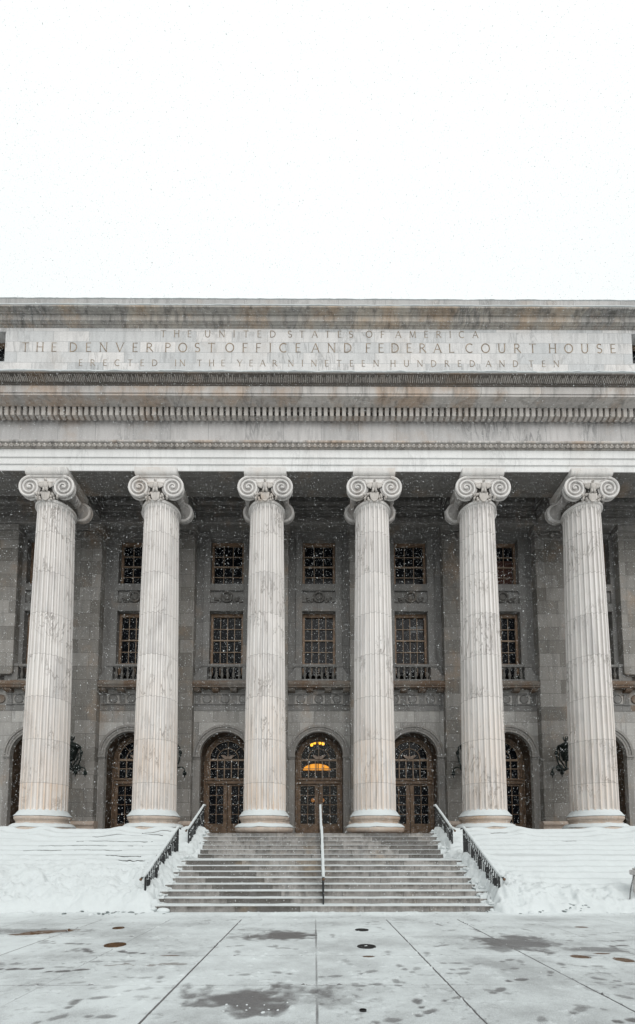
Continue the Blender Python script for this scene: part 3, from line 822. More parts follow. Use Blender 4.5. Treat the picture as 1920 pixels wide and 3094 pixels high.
# upper wall and windows
UY = 20.16; UW = (-.775,.775,13.83,16.02); LW = (-.775,.775,9.3,12.52)
mb = MB(); H = []
for x in BX: H += [(x+a,x+b,c,d) for a,b,c,d in ((-.775,.775,13.83,16.02),(-.775,.775,9.3,12.52))]
wall_rects(mb, -XE, XE, 8.9, 16.41, UY, H, .36)
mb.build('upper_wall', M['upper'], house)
mb = MB()
wall_rects(mb, -1.07, 1.07, 9.0, 16.05, UY-.075, [(-.775,.775,12.90,16.03),(-.775,.775,9.2,12.52)], .075)
for s in (-1,1): mb.add([(s*1.07,UY-.075,9),(s*1.07,UY,9),(s*1.07,UY,16.05),(s*1.07,UY-.075,16.05)],[(0,1,2,3)])
sur = mb.build('window_surround', M['upper'], None)
mb = MB(); mb.box(-.80,.80,UY-.10,UY+.34,13.50,13.82); mb.box(-.774,.774,UY-.005,UY+.3,12.90,13.497)
mb.build('sill', M['upper'], sur, bevel=.008)
mb = MB(); rr = random.Random(11)
for i in range(22):
    a = 2*PI*i/22; mb.ell((.235*math.cos(a), UY-.045, 13.22+.235*math.sin(a)), (.06,.06,.06), 7, 5)
mb.ell((0,UY-.02,13.22),(.15,.06,.16),10,7)
for s in (-1,1):
    for i in range(12): mb.ell((s*rr.uniform(.28,.56),UY-.035,12.96+rr.uniform(0,.22)),(.06,.05,.05),7,5)
    for i in range(6): mb.ell((s*(.55+.04*i),UY-.02,12.95+.01*i),(.04,.03,.035),6,4)
mb.build('wreath_relief', M['relief'], sur, smooth=True)
def window(w, z0, z1, nx, nz, fw=.115):
    mb = MB(); y = UY+.2
    a = w
    mb.box(-a+.003,-a+fw,y,y+.12,z0,z1-.003); mb.box(a-fw,a-.003,y,y+.12,z0,z1-.003); mb.box(-a+fw,a-fw,y,y+.12,z1-.17,z1-.003)
    o = mb.build('window', M['bronze_light'], None, bevel=.006)
    mb = MB(); xi = a-fw; zt = z1-.17
    for i in range(1,nx):
        x = -xi+2*xi*i/nx; mb.box(x-.014,x+.014,y+.05,y+.085,z0,zt)
    for j in range(1,nz):
        z = z0+(zt-z0)*j/nz; t = .028 if j == (nz+1)//2 else .014
        mb.box(-xi,xi,y+.045-(.02 if t>.02 else 0),y+.088,z-t,z+t)
    mb.build('muntins', M['muntin'], o)
    mb = MB(); mb.box(-xi-.02,xi+.02,y+.09,y+.10,z0,zt+.02); mb.build('pane', M['glass'], o)
    return o
w1 = window(.775,13.83,16.02,3,4); w2 = window(.775,9.92-.35,12.52,4,5)
# balcony of one bay: ledge, brackets, pedestals, sweeps, rail
mb = MB()
mb.ext([(WY+.05,8.78),(19.80,8.78),(19.77,8.80),(19.77,8.86),(19.74,8.88),(19.72,8.94),(19.72,8.98),(19.80,9.06),(19.86,9.13),(WY+.05,9.13)], -1.42, 1.42)
for x in (-1.245,-.415,.415,1.245):
    w = .155
    mb.ext([(WY+.05,8.62),(19.98,8.62),(19.90,8.66),(19.85,8.72),(19.84,8.775),(WY+.05,8.775)], max(-1.42,x-w), min(1.42,x+w))
bal = mb.build('balcony', M['ledge'], None, bevel=.006)
mb = MB()
for s in (-1,1):
    a, b = sorted((s*.80, s*1.08)); mb.box(a,b,19.86,UY-.08,9.132,9.76); 
    a, b = sorted((s*.78, s*1.11)); mb.box(a,b,19.83,UY-.08,9.762,9.90)
    cv = [(1.085,9.132),(1.42,9.132),(1.42,9.36),(1.33,9.41),(1.24,9.52),(1.16,9.66),(1.085,9.76)]
    mb.plate([(s*x,z) for x,z in cv], 19.90, UY-.005)
mb.box(-.78,.78,19.85,20.02,9.765,9.89); mb.box(-.78,.78,19.87,20.0,9.132,9.20)
mb.build('parapet', M['upper'], bal, bevel=.008)
mb = MB()
mb.lathe([(.05,9.20),(.05,9.235),(.035,9.25),(.06,9.32),(.075,9.39),(.06,9.47),(.032,9.57),(.03,9.63),(.05,9.66),(.05,9.70),(.065,9.72),(.065,9.765)],14,0,19.935)
b0 = mb.build('baluster', M['relief'], bal, smooth=True); b0.location = (-.65,0,0)
for i in range(1,6):
    c = b0.copy(); COL.objects.link(c); c.location = (-.65+.26*i,0,0)
# roundel frieze
mb = MB(); FY = WY
mb.ext([(FY-.002,8.12),(FY-.06,8.12),(FY-.06,8.075),(FY-.03,8.06),(FY-.002,8.06)], -1.42, 1.42)
mb.ext([(FY-.002,7.79),(FY-.02,7.79),(FY-.02,8.058),(FY-.002,8.058)], -1.42, 1.42)
mb.ext([(FY-.002,8.61),(FY-.05,8.61),(FY-.05,8.545),(FY-.002,8.545)], -1.42, 1.42)
for x in (-.83,0,.83): 
    mb.ylathe([(.205,FY+.01),(.205,FY-.028),(.196,FY-.034),(.188,FY-.028),(.184,FY-.004),(.178,FY-.004),(.174,FY-.026),(.165,FY-.03)],40,x,8.335)
for x in (-1.245,-.415,.415,1.245):
    for q in (-.105,-.035,.035,.105):
        if abs(x+q)+.028 < 1.42: mb.box(x+q-.026,x+q+.026,FY-.032,FY-.001,8.125,8.54)
        if abs(x+q)+.028 < 1.42: mb.box(x+q-.018,x+q+.018,FY-.055,FY-.0205,8.025,8.058)
fr_ = mb.build('roundel_frieze', M['upper'], None)
mb = MB(); mb.add([(-XE,WY,7.80),(XE,WY,7.80),(XE,WY,8.79),(-XE,WY,8.79)],[(0,1,2,3)]); mb.build('frieze_wall', M['wall'], house)
for o in (sur,w1,w2,bal,fr_):
    put(o, house); 
b0k = [o for o in bpy.data.objects if o.name.startswith('baluster')]
for o in b0k: o.parent = bal
for x in BX:
    if abs(x) < .1: continue
    for o in (sur,w1,w2,bal,fr_):
        c = copy_tree(o, house); c.location.x = x
mb = MB(); y = UY+.283
for x0_,x1_ in ((.03,.31),(.36,.62)):
    for q in range(5): mb.box(SP+x0_, SP+x1_, y, y+.004, 11.68+.055*q+.03*(x0_>.3), 11.70+.055*q+.03*(x0_>.3))
mb.build('window_reflection', simple('pale_reflection', (.34,.36,.37), .6), house)  # pale strips on the pane paint the light patches of a reflection
mb = MB(); mb.box(2*SP-.64,2*SP+.64,y,y+.004,13.9,15.2); mb.build('curtain', simple('dark_red_curtain', (.05,.017,.01), .8), house)
for s in (-1,1):      # the ledge and its frieze run on below the end piers
    mb = MB(); x0, x1 = sorted((s*14.307, s*XE))
    mb.ext([(WY+.05,8.78),(19.80,8.78),(19.77,8.80),(19.77,8.86),(19.74,8.88),(19.72,8.94),(19.72,8.98),(19.80,9.06),(19.86,9.13),(WY+.05,9.13)], x0, x1)
    mb.ext([(WY-.002,7.79),(WY-.02,7.79),(WY-.02,8.058),(WY-.002,8.058)], x0, x1)
    for i in range(3):
        mb.ylathe([(.205,FY+.01),(.205,FY-.028),(.196,FY-.034),(.184,FY-.004),(.178,FY-.004),(.174,FY-.026),(.165,FY-.03)],40,s*(14.545+.83*i),8.335)
    mb.build('ledge', M['ledge'], house)
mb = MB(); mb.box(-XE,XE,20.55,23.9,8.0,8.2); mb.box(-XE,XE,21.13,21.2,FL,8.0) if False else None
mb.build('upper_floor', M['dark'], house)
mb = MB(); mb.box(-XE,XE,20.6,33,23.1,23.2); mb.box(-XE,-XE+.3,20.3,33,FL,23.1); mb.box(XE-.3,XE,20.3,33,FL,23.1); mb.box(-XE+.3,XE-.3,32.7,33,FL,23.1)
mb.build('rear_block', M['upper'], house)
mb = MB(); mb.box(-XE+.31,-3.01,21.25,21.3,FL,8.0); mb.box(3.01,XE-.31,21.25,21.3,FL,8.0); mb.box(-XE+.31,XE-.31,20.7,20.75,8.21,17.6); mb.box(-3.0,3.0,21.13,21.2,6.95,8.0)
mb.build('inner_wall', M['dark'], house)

# ------------------------------------------------------------------ wall lamps
def wall_lamp():
    r = empty('wall_lamp', (0,PY,4.9), '', '')
    cy = 19.2
    mb = MB()
    mb.lathe([(.05,5.28),(.15,5.34),(.17,5.40),(.235,5.62),(.30,5.84),(.33,5.88),(.345,5.93),(.33,5.97)],8,0,cy)
    mb.build('lantern', M['verdi'], r)
    mb = MB(); mb.lathe([(.345,5.95),(.33,6.0),(.22,6.07),(.12,6.11),(.06,6.13),(.04,6.17)],16,0,cy); mb.ell((0,cy,6.22),(.05,.05,.07),10,6)
    for s in (-1,1): mb.tube([(0,cy,6.2),(s*.06,cy,6.24),(s*.10,cy,6.34),(s*.085,cy,6.40)],[.03,.035,.03,.012],7)
    mb.ell((0,cy-.02,6.33),(.03,.04,.06),8,6)
    mb.build('finial', M['verdi'], r, smooth=True)
    mb = MB()
    for s in (-1,1):
        mb.tube([(s*x,cy,z) for x,z in ((.36,5.84),(.42,5.72),(.41,5.5),(.36,5.25),(.27,5.06),(.14,4.97),(0,4.96))],[.03,.036,.034,.032,.03,.03,.03],8)
        mb.ell((s*.42,cy,5.66),(.075,.08,.10),10,8); mb.ell((s*.38,cy,5.86),(.04,.04,.09),8,6); mb.ell((s*.44,cy-.03,5.55),(.045,.05,.05),8,6)
        mb.tube([(s*x,cy,z) for x,z in ((.14,4.97),(.26,4.99),(.42,5.03),(.54,5.02),(.61,4.95),(.62,4.86))],.028,8)
        for px_ in (.62,.20):
            z = 4.80 if px_ > .5 else 4.84
            for i in range(7):
                a = 2*PI*i/7; mb.ell((s*px_+.055*math.cos(a),cy+.055*math.sin(a),z-.05),(.035,.035,.075),6,5)
            mb.ell((s*px_,cy,z+.04),(.06,.06,.05),8,6); mb.tube([(s*px_,cy,z-.1),(s*px_,cy,z-.24)],[.03,.012],7)
    mb.tube([(0,cy,5.30),(0,cy,5.12),(0,cy,4.96),(0,cy+.2,4.92),(0,PY-.02,5.0)],[.05,.04,.06,.05,.06],8)
    mb.tube([(0,cy,4.96),(0,PY-.03,5.5),(0,PY-.01,5.75)],.035,8)
    mb.ylathe([(.16,PY-.03),(.16,PY-.002)],16,0,5.1)
    mb.build('bracket', M['verdi'], r, smooth=True)
    return r
L0 = wall_lamp()
labs = ['green-black lantern bracket half hidden behind the leftmost column','green-black lantern bracket peeping past the second column from the left','green-black lantern bracket almost hidden by the second column from the right','green-black lantern bracket with eagle finial beside the rightmost column']
for i,(x,l) in enumerate(zip((CX[0],CX[1],CX[4],CX[5]), labs)):
    if i == 0: o = L0
    else:
        o = L0.copy(); COL.objects.link(o)
        for chd in L0.children:
            c = chd.copy(); COL.objects.link(c); c.parent = o; c.matrix_parent_inverse = chd.matrix_parent_inverse.copy()
    o.location = (x,PY,4.9); tag(o, l, 'wall lamp', 'lantern brackets on the pilasters')

# ------------------------------------------------------------------ staircase
TR = .31
RY = [11.17+TR*k for k in range(8)]+[14.72+TR*k for k in range(6)]     # risers 1..14
stairs = empty('staircase', (0,11.17,0), 'wide pale marble staircase with snow-dusted treads swept clear in the middle', 'staircase')
rr = random.Random(21)
step_snow = []
for k,y in enumerate(RY):
    z = .15*(k+1)
    yb = RY[k+1] if k < 13 else 16.60
    mb = MB(); mb.box(-XE,XE,y,(yb+.02 if k < 13 else 16.62),-.02 if k==0 else .15*k-.001, z-.003*(k==13))
    st = mb.build('step', M['step'], stairs, bevel=.012)
    # snow left on the tread
    n = 190; xs = np.linspace(-4.32,4.32,n); dep = (.024 if k < 8 else .011)
    e = y+.012+.05*fbm(xs*1.6, xs*0+k, 40+k, 4)+ (0 if k<8 else .02)
    thick = dep*(.6+.8*fbm(xs*2.3, xs*0+3*k, 80+k, 4))
    thick = thick + .05*sst(3.9,4.3,np.abs(xs))
    if k == 0: thick *= 1.2
    if k < 13:
        v = []; f = []
        for i in range(n):
            t = thick[i]; yy = e[i]
            for (py,pz) in ((yy,z-.002),(yy-.004,z+t*.5),(yy+.012,z+t*.92),(yy+.05,z+t),(yb-.004,z+t*1.15)): v.append((xs[i],py,pz))
        for i in range(n-1):
            for j in range(4): f.append((i*5+j,(i+1)*5+j,(i+1)*5+j+1,i*5+j+1))
        q = MB(); q.add(v,f); q.build('tread_snow', M['snow'], st, smooth=True)

# rails
SX = 4.42
def railing(name, x, segs, label, snowy=1.):
    """segs: list of (y0,z0,y1,z1) handrail lines"""
    r = empty('stair_railing', (x,segs[0][0],0), label, 'railing', 'iron railings on the stairs')
    def stairz(y): return max([0]+[.15*(k+1) for k in range(14) if RY[k] <= y])
    rail = MB(); low = MB(); sn = MB(); posts = []; bars = []
    rs = random.Random(int(abs(x)*100)+len(segs)*7+int(segs[0][0]*10)+(3 if x>0 else 0))
    for y0,z0,y1,z1 in segs:
        sl = (z1-z0)/(y1-y0)
        P = [(x,y0-.30,z0-.07),(x,y0-.22,z0-.03),(x,y0-.06,z0-.01),(x,y0+.03,z0+.015)]
        P += [(x,y0+(y1-y0)*t,z0+(z1-z0)*t) for t in (.15,.5,.85)] + [(x,y1-.02,z1-.01),(x,y1+.08,z1+.005),(x,y1+.26,z1-.02)]
        rail.tube(P, .026, 8)
        low.bar((x,y0,z0-.20),(x,y1,z1-.20),.03,.016); low.bar((x,y0+.02,z0-.78),(x,y1,z1-.78),.03,.016)
        for yy in (y0,y1):
            zz = z0+(yy-y0)*sl
            m = MB(); m.box(x-.021,x+.021,yy-.021,yy+.021,stairz(yy)-.02,zz-.02); posts.append(m)
        n = max(3,int((y1-y0)/.125))
        for i in range(1,n):
            yy = y0+(y1-y0)*i/n; zz = z0+(yy-y0)*sl
            m = MB(); m.box(x-.013,x+.013,yy-.013,yy+.013,stairz(yy)-.01,zz-.022); 
            if i % 4 == 2: m.box(x-.026,x+.026,yy-.026,yy+.026,zz-.62,zz-.21)
            bars.append(m)
        # snow lying on the rail
        K = 46; pts = []; 
        for i in range(K+1):
            t = i/K; yy = y0-.25+(y1+.24-y0+.25)*t
            zz = z0+max(0,min(yy,y1)-y0)*sl - (.045 if yy < y0-.1 else 0)
            pts.append((x+rs.uniform(-.003,.003), yy, zz+.034+rs.uniform(-.005,.007)))
        sn.tube(pts, [.022]+[.036+.009*rs.random() for _ in range(K-1)]+[.018], 8)
        for i in range(int((y1-y0)/.07)):
            if rs.random() < .75*snowy:
                yy = y0+.04+(y1-y0-.06)*rs.random(); zz = z0+(yy-y0)*sl-.18
                sn.ell((x,yy,zz),(.018+.008*rs.random(),.04+.03*rs.random(),.018),7,5)
        for i in range(int(9*snowy)):
            yy = y0+.1+(y1-y0-.1)*rs.random(); s0 = stairz(yy); hh = rs.random()**2*.45
            sn.ell((x+rs.uniform(-.012,.012),yy,s0+.12+hh),(.016+.012*rs.random(),.03+.02*rs.random(),.03+.03*rs.random()),7,5)
        kn = MB(); kn.ell((x,y0-.31,z0-.075),(.036,.04,.036),10,8); kn.build('knob', M['brassknob'], r, smooth=True)
    rail.build('handrail', M['iron'], r, smooth=True); low.build('lower_rail', M['iron'], r)
    for m in posts: m.build('post', M['iron'], r)
    for m in bars: m.build('baluster', M['iron'], r)
    sn.build('snow_cap', M['snow'], r, smooth=True)
LOW = (11.28,.90,13.86,2.19); UPP = (15.02,2.20,17.0,3.15)
railing('l', -SX, [LOW], 'left iron railing of the lower flight, capped with snow')
railing('r', SX, [LOW], 'right iron railing of the lower flight, capped with snow')
railing('l', -SX, [UPP], 'left iron railing of the upper flight, below the second door from the left')
railing('r', SX, [UPP], 'right iron railing of the upper flight, beside the column base')
railing('c', .02, [LOW,UPP], 'snow-covered iron railing running up the middle of the stairs')

# ------------------------------------------------------------------ snow banks over the side stairs
def stair_h(y):
    h = np.zeros_like(y)
    for k,r in enumerate(RY): h = h+.15*(y >= r)
    return h
def smooth_stair(y, s):
    h = np.zeros_like(y)
    for r in RY: h = h+.15*(.5*(1+np.tanh((y-r)/s)))
    return h
COLX = np.array(CX)
def snow_bank(side, label):
    xs = np.concatenate([np.arange(4.02,8.6,.03), np.arange(8.6,17.01,.06)]); ys = np.arange(10.3,16.75,.028)
    Xa,Ya = np.meshgrid(xs,ys,indexing='ij'); S = Xa*side; sd = 5 if side < 0 else 31
    n1 = fbm(S*.9, Ya*.9, sd, 4)-.5; n2 = fbm(S*3.1, Ya*3.1, sd+9, 4)-.5; n3 = fbm(S*9, Ya*9, sd+17, 3)-.5
    crisp = smooth_stair(Ya+.035+.008*n2, .028); soft = smooth_stair(Ya+.05+.05*n2, .075); vsoft = smooth_stair(Ya+.10,.28)
    if side < 0:
        rough = sst(13.9,12.2,Ya+n1*1.2)                 # ploughed lower part on the left
        stepy = sst(13.6,14.6,Ya+1.0*n1)*sst(6.0,7.0,Xa+n1*1.5)*.5
    else:
        rough = sst(12.3,11.4,Ya+n1)*1. + .6*sst(6.6,5.0,Xa)*sst(13.2,12,Ya)
        stepy = .55*sst(6.2,7.4,Xa+n1*2)
    base = soft*(1-stepy)+crisp*stepy
    base = base*(1-.7*np.clip(rough,0,1))+vsoft*.7*np.clip(rough,0,1)
    thick = .10+.05*n1+.025*n2
    h = base+thick+np.clip(rough,0,1)*(.15*n2+.06*n3+.05)+.012*n3
    near = np.exp(-((Xa-4.55)/.45)**2)
    h += near*(.10+.16*n2+.06*n3)
    # drifts against the column feet
    for cx in CX:
        d = np.hypot(S-cx, (Ya-16.05)*1.6)
        h += .10*np.exp(-((d-.85)/.35)**2)*(Ya>15.4)*(.4+1.2*(fbm(S*1.1,Ya*0+cx,sd+40,3)))
    # swept edge next to the stairs
    edge = 4.16+.16*(fbm(Ya*2.2,Ya*0+sd,sd+3,3)-.5)*2 + .14*n3*2 + .10*n2*2
    floor_ = stair_h(Ya)
    e = sst(0,.16,Xa-edge)
    h = floor_-.03+(np.maximum(h,floor_+.02)-floor_+.03)*np.sqrt(np.clip(e,0,1))
    # foot of the bank
    ft = 10.72+.22*n1*2+.10*n2*2+(.05 if side<0 else -.05*sst(9,5,Xa))
    fr2 = sst(0,.5,Ya-ft)
    lump = np.maximum(0,n2+.12)*.22+np.maximum(0,n3)*.12
    h = -.03+(h+.03+lump*np.clip(rough,0,1)+.05)*np.sqrt(np.clip(fr2,0,1))
    nx,ny = Xa.shape
    v = np.stack([S,Ya,h],-1).reshape(-1,3)
    idx = np.arange(nx*ny).reshape(nx,ny)
    q = np.stack([idx[:-1,:-1],idx[1:,:-1],idx[1:,1:],idx[:-1,1:]],-1)
    # risers left bare where the wind kept the steps open
    keep = np.ones((nx-1,ny-1),bool)
    open_ = np.zeros((nx,ny))
    if side < 0:
        spans = {12:(5.2,6.4,0),11:(5.4,7.4,0),10:(5.6,8.6,0),9:(6.0,9.6,0),8:(6.4,9.9,0),7:(4.75,6.0,0),6:(5.2,5.7,0)}
    else:
        spans = {12:(6.2,6.5,0),10:(8.2,8.5,0)}
    for k,(a,b,_) in spans.items():
        r = RY[k-0] if k < 14 else RY[13]
        gate = (Xa>a+.35*n2*2)&(Xa<b+.8*n1*2)&(np.abs(Ya-(r-.005))<.016)&(fbm(S*1.6,Ya*0+k,sd+60,3)>.36)
        keep &= ~gate[:-1,:-1]
    fl = q[keep].reshape(-1,4)
    if side < 0: fl = fl[:,::-1]
    lm = MB(); rr = random.Random(sd)
    for i in range(170):
        yy = rr.uniform(11.0,16.6); xx = rr.uniform(4.1,4.5); sz = rr.uniform(.03,.085)
        base_z = sum(.15 for r in RY if r <= yy)
        if rr.random() < .2: yy = rr.uniform(10.6,11.2); xx = rr.uniform(4.2,11.); base_z = -.03; sz *= rr.uniform(.4,1.)
        lm.ell((side*xx,yy,base_z+sz*rr.uniform(.3,1.2)+.02),(sz*rr.uniform(.8,1.5),sz*rr.uniform(.8,1.3),sz*rr.uniform(.6,1.)),9,6,Matrix.Rotation(rr.uniform(0,3),3,'Z')@Matrix.Rotation(rr.uniform(-.5,.5),3,'X'))
    nv = len(v); v = np.concatenate([v,np.array([tuple(q_) for q_ in lm.v])])
    extra = [tuple(i+nv for i in f) for f in lm.f]
    me = bpy.data.meshes.new('snow_bank'); me.from_pydata(v.tolist(), [], fl.tolist()+extra); me.update()
    me.polygons.foreach_set('use_smooth',[True]*len(me.polygons)); me.materials.append(M['snow'])
    o = bpy.data.objects.new('snow_bank', me); COL.objects.link(o)
    return tag(o, label, 'snow bank', None, 'structure')
snow_bank(-1,'snow bank burying the steps left of the swept stairs'); snow_bank(1,'snow bank burying the steps right of the swept stairs')
mb = MB(); 
v = Vector
M['slushlump'] = simple('wet_slush', (.16,.185,.185), .35, 0, .4, .5, 14)
for sx_,cx,cy,rx,ry,k,lab in ((-1,-4.9,10.78,.9,.10,60,'grey wet slush along the foot of the left snow bank'),(1,5.75,11.05,.75,.28,110,'churned grey slush at the foot of the right snow bank')):
    q = MB(); rr = random.Random(k)
    for i in range(k):
        s_ = rr.uniform(.02,.055); xx = cx+rr.gauss(0,rx*.5); yy = cy+rr.gauss(0,ry*.5)
        zz = max(.01,(yy-10.72)*(.48 if sx_>0 else .25))+rr.uniform(-.01,.03)
        q.ell((xx,yy,zz),(s_*rr.uniform(1,2.),s_*rr.uniform(.7,1.2),s_*rr.uniform(.3,.7)),8,5,Matrix.Rotation(rr.uniform(0,3),3,'Z'))
    o = q.build('slush', M['slushlump'], None, smooth=True); tag(o,lab,'slush',None,'stuff')
cl = MB(); cl.ell((-3.86,10.98,.07),(.16,.11,.075),16,10); cl.ell((-3.92,11.0,.09),(.09,.09,.05),12,8)
o = cl.build('snow_clump', M['snow'], None, smooth=True); tag(o,'loose rounded snow clump at the left foot of the stairs','snow clump')

# ------------------------------------------------------------------ plaza and ground
JX = [-8.13,-6.52,-4.91,-3.395,-1.82,-.175,1.39,2.975,4.63,6.22,7.85]; JY = [4.01,5.41,6.818,8.249,9.63]
fine_ = np.arange(-.03,.0301,.005)
xs = np.unique(np.round(np.concatenate([np.arange(-9.6,9.61,.028)]+[j+fine_ for j in JX]),4)); ys = np.unique(np.round(np.concatenate([np.arange(3.2,7.2,.016), np.arange(7.2,11.3,.024)]+[j+fine_ for j in JY]),4))
Xa,Ya = np.meshgrid(xs,ys,indexing='ij')
n1 = fbm(Xa*.8,Ya*.8,101,4)-.5; n2 = fbm(Xa*3.3,Ya*3.3,111,4)-.5; n3 = fbm(Xa*12,Ya*12,121,3)-.5
bare = .30+.46*n1+.26*n2+.10*n3+.22*(fbm(Xa*.55+40,Ya*2.6,222,4)-.5)
bare -= .10*sst(9.2,10.2,Ya)
def blob(cx,cy,rx,ry,s,wob=.5):
    d = np.hypot((Xa-cx)/rx,(Ya-cy)/ry)+wob*n2*2+.6*n3
    return s*sst(1.15,.25,d)
for a in ((-.75,8.3,1.0,.55,.85),(-1.4,8.9,.5,.3,.3),(-.95,4.98,.95,.5,.75,.9),(-.6,5.15,.8,.3,.5,1.1),(-.1,4.85,.9,.3,.4,.9),(-1.3,5.2,.5,.2,.35,1.),(3.3,7.75,.95,.75,.8),(4.0,7.2,.9,.35,.6,1.),(2.7,7.3,.8,.25,.45,1.1),(2.2,8.2,.8,.3,.3),(3.6,9.1,.9,.25,.25),(-5.6,8.75,1.3,.42,.55),(-2.0,6.3,1.2,.6,.12),(1.2,6.0,1.1,.55,.2),(2.6,4.7,1.0,.5,.22),(.3,5.2,.6,.45,.3),(-2.5,4.5,.5,.3,.3),(4.9,6.9,.6,.4,.3),(0.3,8.1,2.0,.3,.16),(5.2,10.1,1.2,.25,.3)):
    m = blob(*a)
    if a[:2] == (-.75,8.3): m = m*(Xa<-.15)
    if a[:2] == (3.3,7.75): m = m*(Xa>1.6)
    bare = np.maximum(bare, bare*.4+m)
# fine pitting where flakes were kicked about
bare += .22*np.maximum(0,fbm(Xa*16,Ya*16,131,3)-.66)*6*(fbm(Xa*.9,Ya*.9,140,3)>.48)
# slab joints
JX = [-8.13,-6.52,-4.91,-3.395,-1.82,-.175,1.39,2.975,4.63,6.22,7.85]; JY = [4.01,5.41,6.818,8.249,9.63]
jo = np.zeros_like(Xa)
for i,j in enumerate(JX):
    w = .008+.003*(i%3); a = (1.3 if i in (4,6,7) else .7)
    br = .35+.9*fbm(Ya*1.3,Ya*0+i,150+i,3) if i not in (4,6) else 1.
    jo = np.maximum(jo, a*br*sst(w+.007,w*.5,np.abs(Xa-j-.006*n3))*(Ya<10.1))
for i,j in enumerate(JY):
    jo = np.maximum(jo, (.25+.75*fbm(Xa*.9,Xa*0+i,170+i,3))*1.1*sst(.016,.006,np.abs(Ya-j-.006*n3)))
bare = np.maximum(bare, jo)
# footprints
FP = [(.79,5.50,90,.6),(.885,4.79,90,.75),(.9,4.53,35,.7),(1.29,4.93,25,.6),(1.88,5.2,40,.7),(2.27,5.6,20,.75),(2.84,5.89,60,.6),(3.2,6.27,70,.6),(2.57,6.54,30,.6),(2.71,6.43,80,.5),(2.41,6.09,20,.55),(2.43,4.59,40,.6),(2.61,4.67,150,.5),(2.76,4.33,10,.9),(3.2,4.94,120,.6),(3.5,5.43,20,.5),(.98,6.19,100,.6),(1.13,6.05,60,.5),(.93,7.0,80,.5),(1.89,7.49,30,.55),(1.5,6.9,80,.5),(1.72,6.39,0,.6),(1.65,5.89,0,.55),(1.74,6.09,10,.6),(.48,4.33,20,.6),(0,5.76,10,.6),(.47,5.42,25,.6),(.3,5.35,100,.5),(.5,5.95,40,.55),(1.11,9.03,110,.5),(2.38,9.43,100,.65),(1.06,9.76,20,.6),(2.4,8.8,20,.5),(5.04,7.85,10,.7),(4.79,7.47,10,.9),(3.47,5.89,0,.5),(3.37,5.62,150,.6),
      (-4.8,7.85,170,.75),(-4.7,7.7,170,.7),(-4.08,7.63,175,.7),(-4.25,7.66,175,.7),(-3.79,7.21,140,.85),(-3.7,7.08,140,.85),(-3.12,7.05,150,.9),(-2.93,7.0,170,.9),(-4.27,6.11,0,1.),(-3.97,6.12,5,.9),(-3.55,6.0,5,.95),(-3.35,6.06,15,.95),(-2.6,4.95,20,.6),(-2.72,4.8,100,.7),(-2.7,4.38,45,.6),(-2.26,4.45,0,.6),(-1.15,5.83,10,.5),(-.63,5.92,160,.6),(-3.35,6.48,10,.55),(-2.9,6.5,10,.5),(-1.5,7.47,20,.5),(-.84,7.39,150,.55),(-.6,7.3,160,.5),(-4.4,6.35,10,.55),(-3.6,6.2,170,.5),(-1.9,7.35,10,.4),(-2.3,7.0,5,.45),(-3.1,5.5,15,.45),(-2.2,5.25,20,.45),(.9,8.6,0,.3),(4.2,8.4,60,.4),(5.6,7.2,20,.6)]
rq = random.Random(77)
for i in range(70):
    FP.append((rq.uniform(-6,6), rq.uniform(4.3,10.2), rq.choice((0,15,80,100,160,40))+rq.uniform(-15,15), rq.uniform(.25,.55)))
for fx,fy,an,s in FP:
    a = R(an); dx = Xa-fx; dy = Ya-fy
    u = dx*math.cos(a)+dy*math.sin(a); w = -dx*math.sin(a)+dy*math.cos(a)
    box_ = (np.abs(dx)<.3)&(np.abs(dy)<.3)
    sole = np.hypot((u-.06)/.118,w/.06); heel = np.hypot((u+.115)/.055,w/.048)
    d = np.minimum(sole,heel)+.35*n3*2
    m = s*.8*sst(1.2,.55,d)*box_
    bare = np.maximum(bare, np.minimum(1,bare*.5+m))
# brown patches of bare stone
rust = np.zeros_like(Xa)
def patch(cx,cy,rx,ry,rot=0,s=1.,wob=.35):
    a = R(rot); dx = Xa-cx; dy = Ya-cy
    u = (dx*math.cos(a)+dy*math.sin(a))/rx; w = (-dx*math.sin(a)+dy*math.cos(a))/ry
    return s*sst(1.1,.8,np.hypot(u,w)+wob*n2*2+.3*n3)
for a in ((-5.42,8.62,.34,.20,20),(-5.05,8.80,.30,.09,20),(-5.6,8.45,.28,.09,5),(-2.35,6.84,.17,.03,2,1,.2),(4.17,6.94,.15,.05,0,1,.2),(3.74,6.75,.15,.11,0,1,.2),(4.25,6.56,.14,.16,0,1,.2),(.60,6.77,.10,.05,0,1.,.2),(5.18,9.15,.13,.08,0,1.,.2)):
    rust = np.maximum(rust, patch(*a))
for i in range(9):
    t = i/8; fx = -3.0+.95*t; rust = np.maximum(rust, .55*patch(fx, 6.32+.06*math.sin(t*9), .10, .07, 0, 1, .4)*(fbm(Xa*5,Ya*5,191,2)>.38))
bare = np.maximum(bare, rust*1.1)
bare = np.clip(bare,-.1,1.15)
z = .012*(1-np.clip(bare,0,1))+.006*n2*(1-np.clip(bare,0,1))+.003*n3
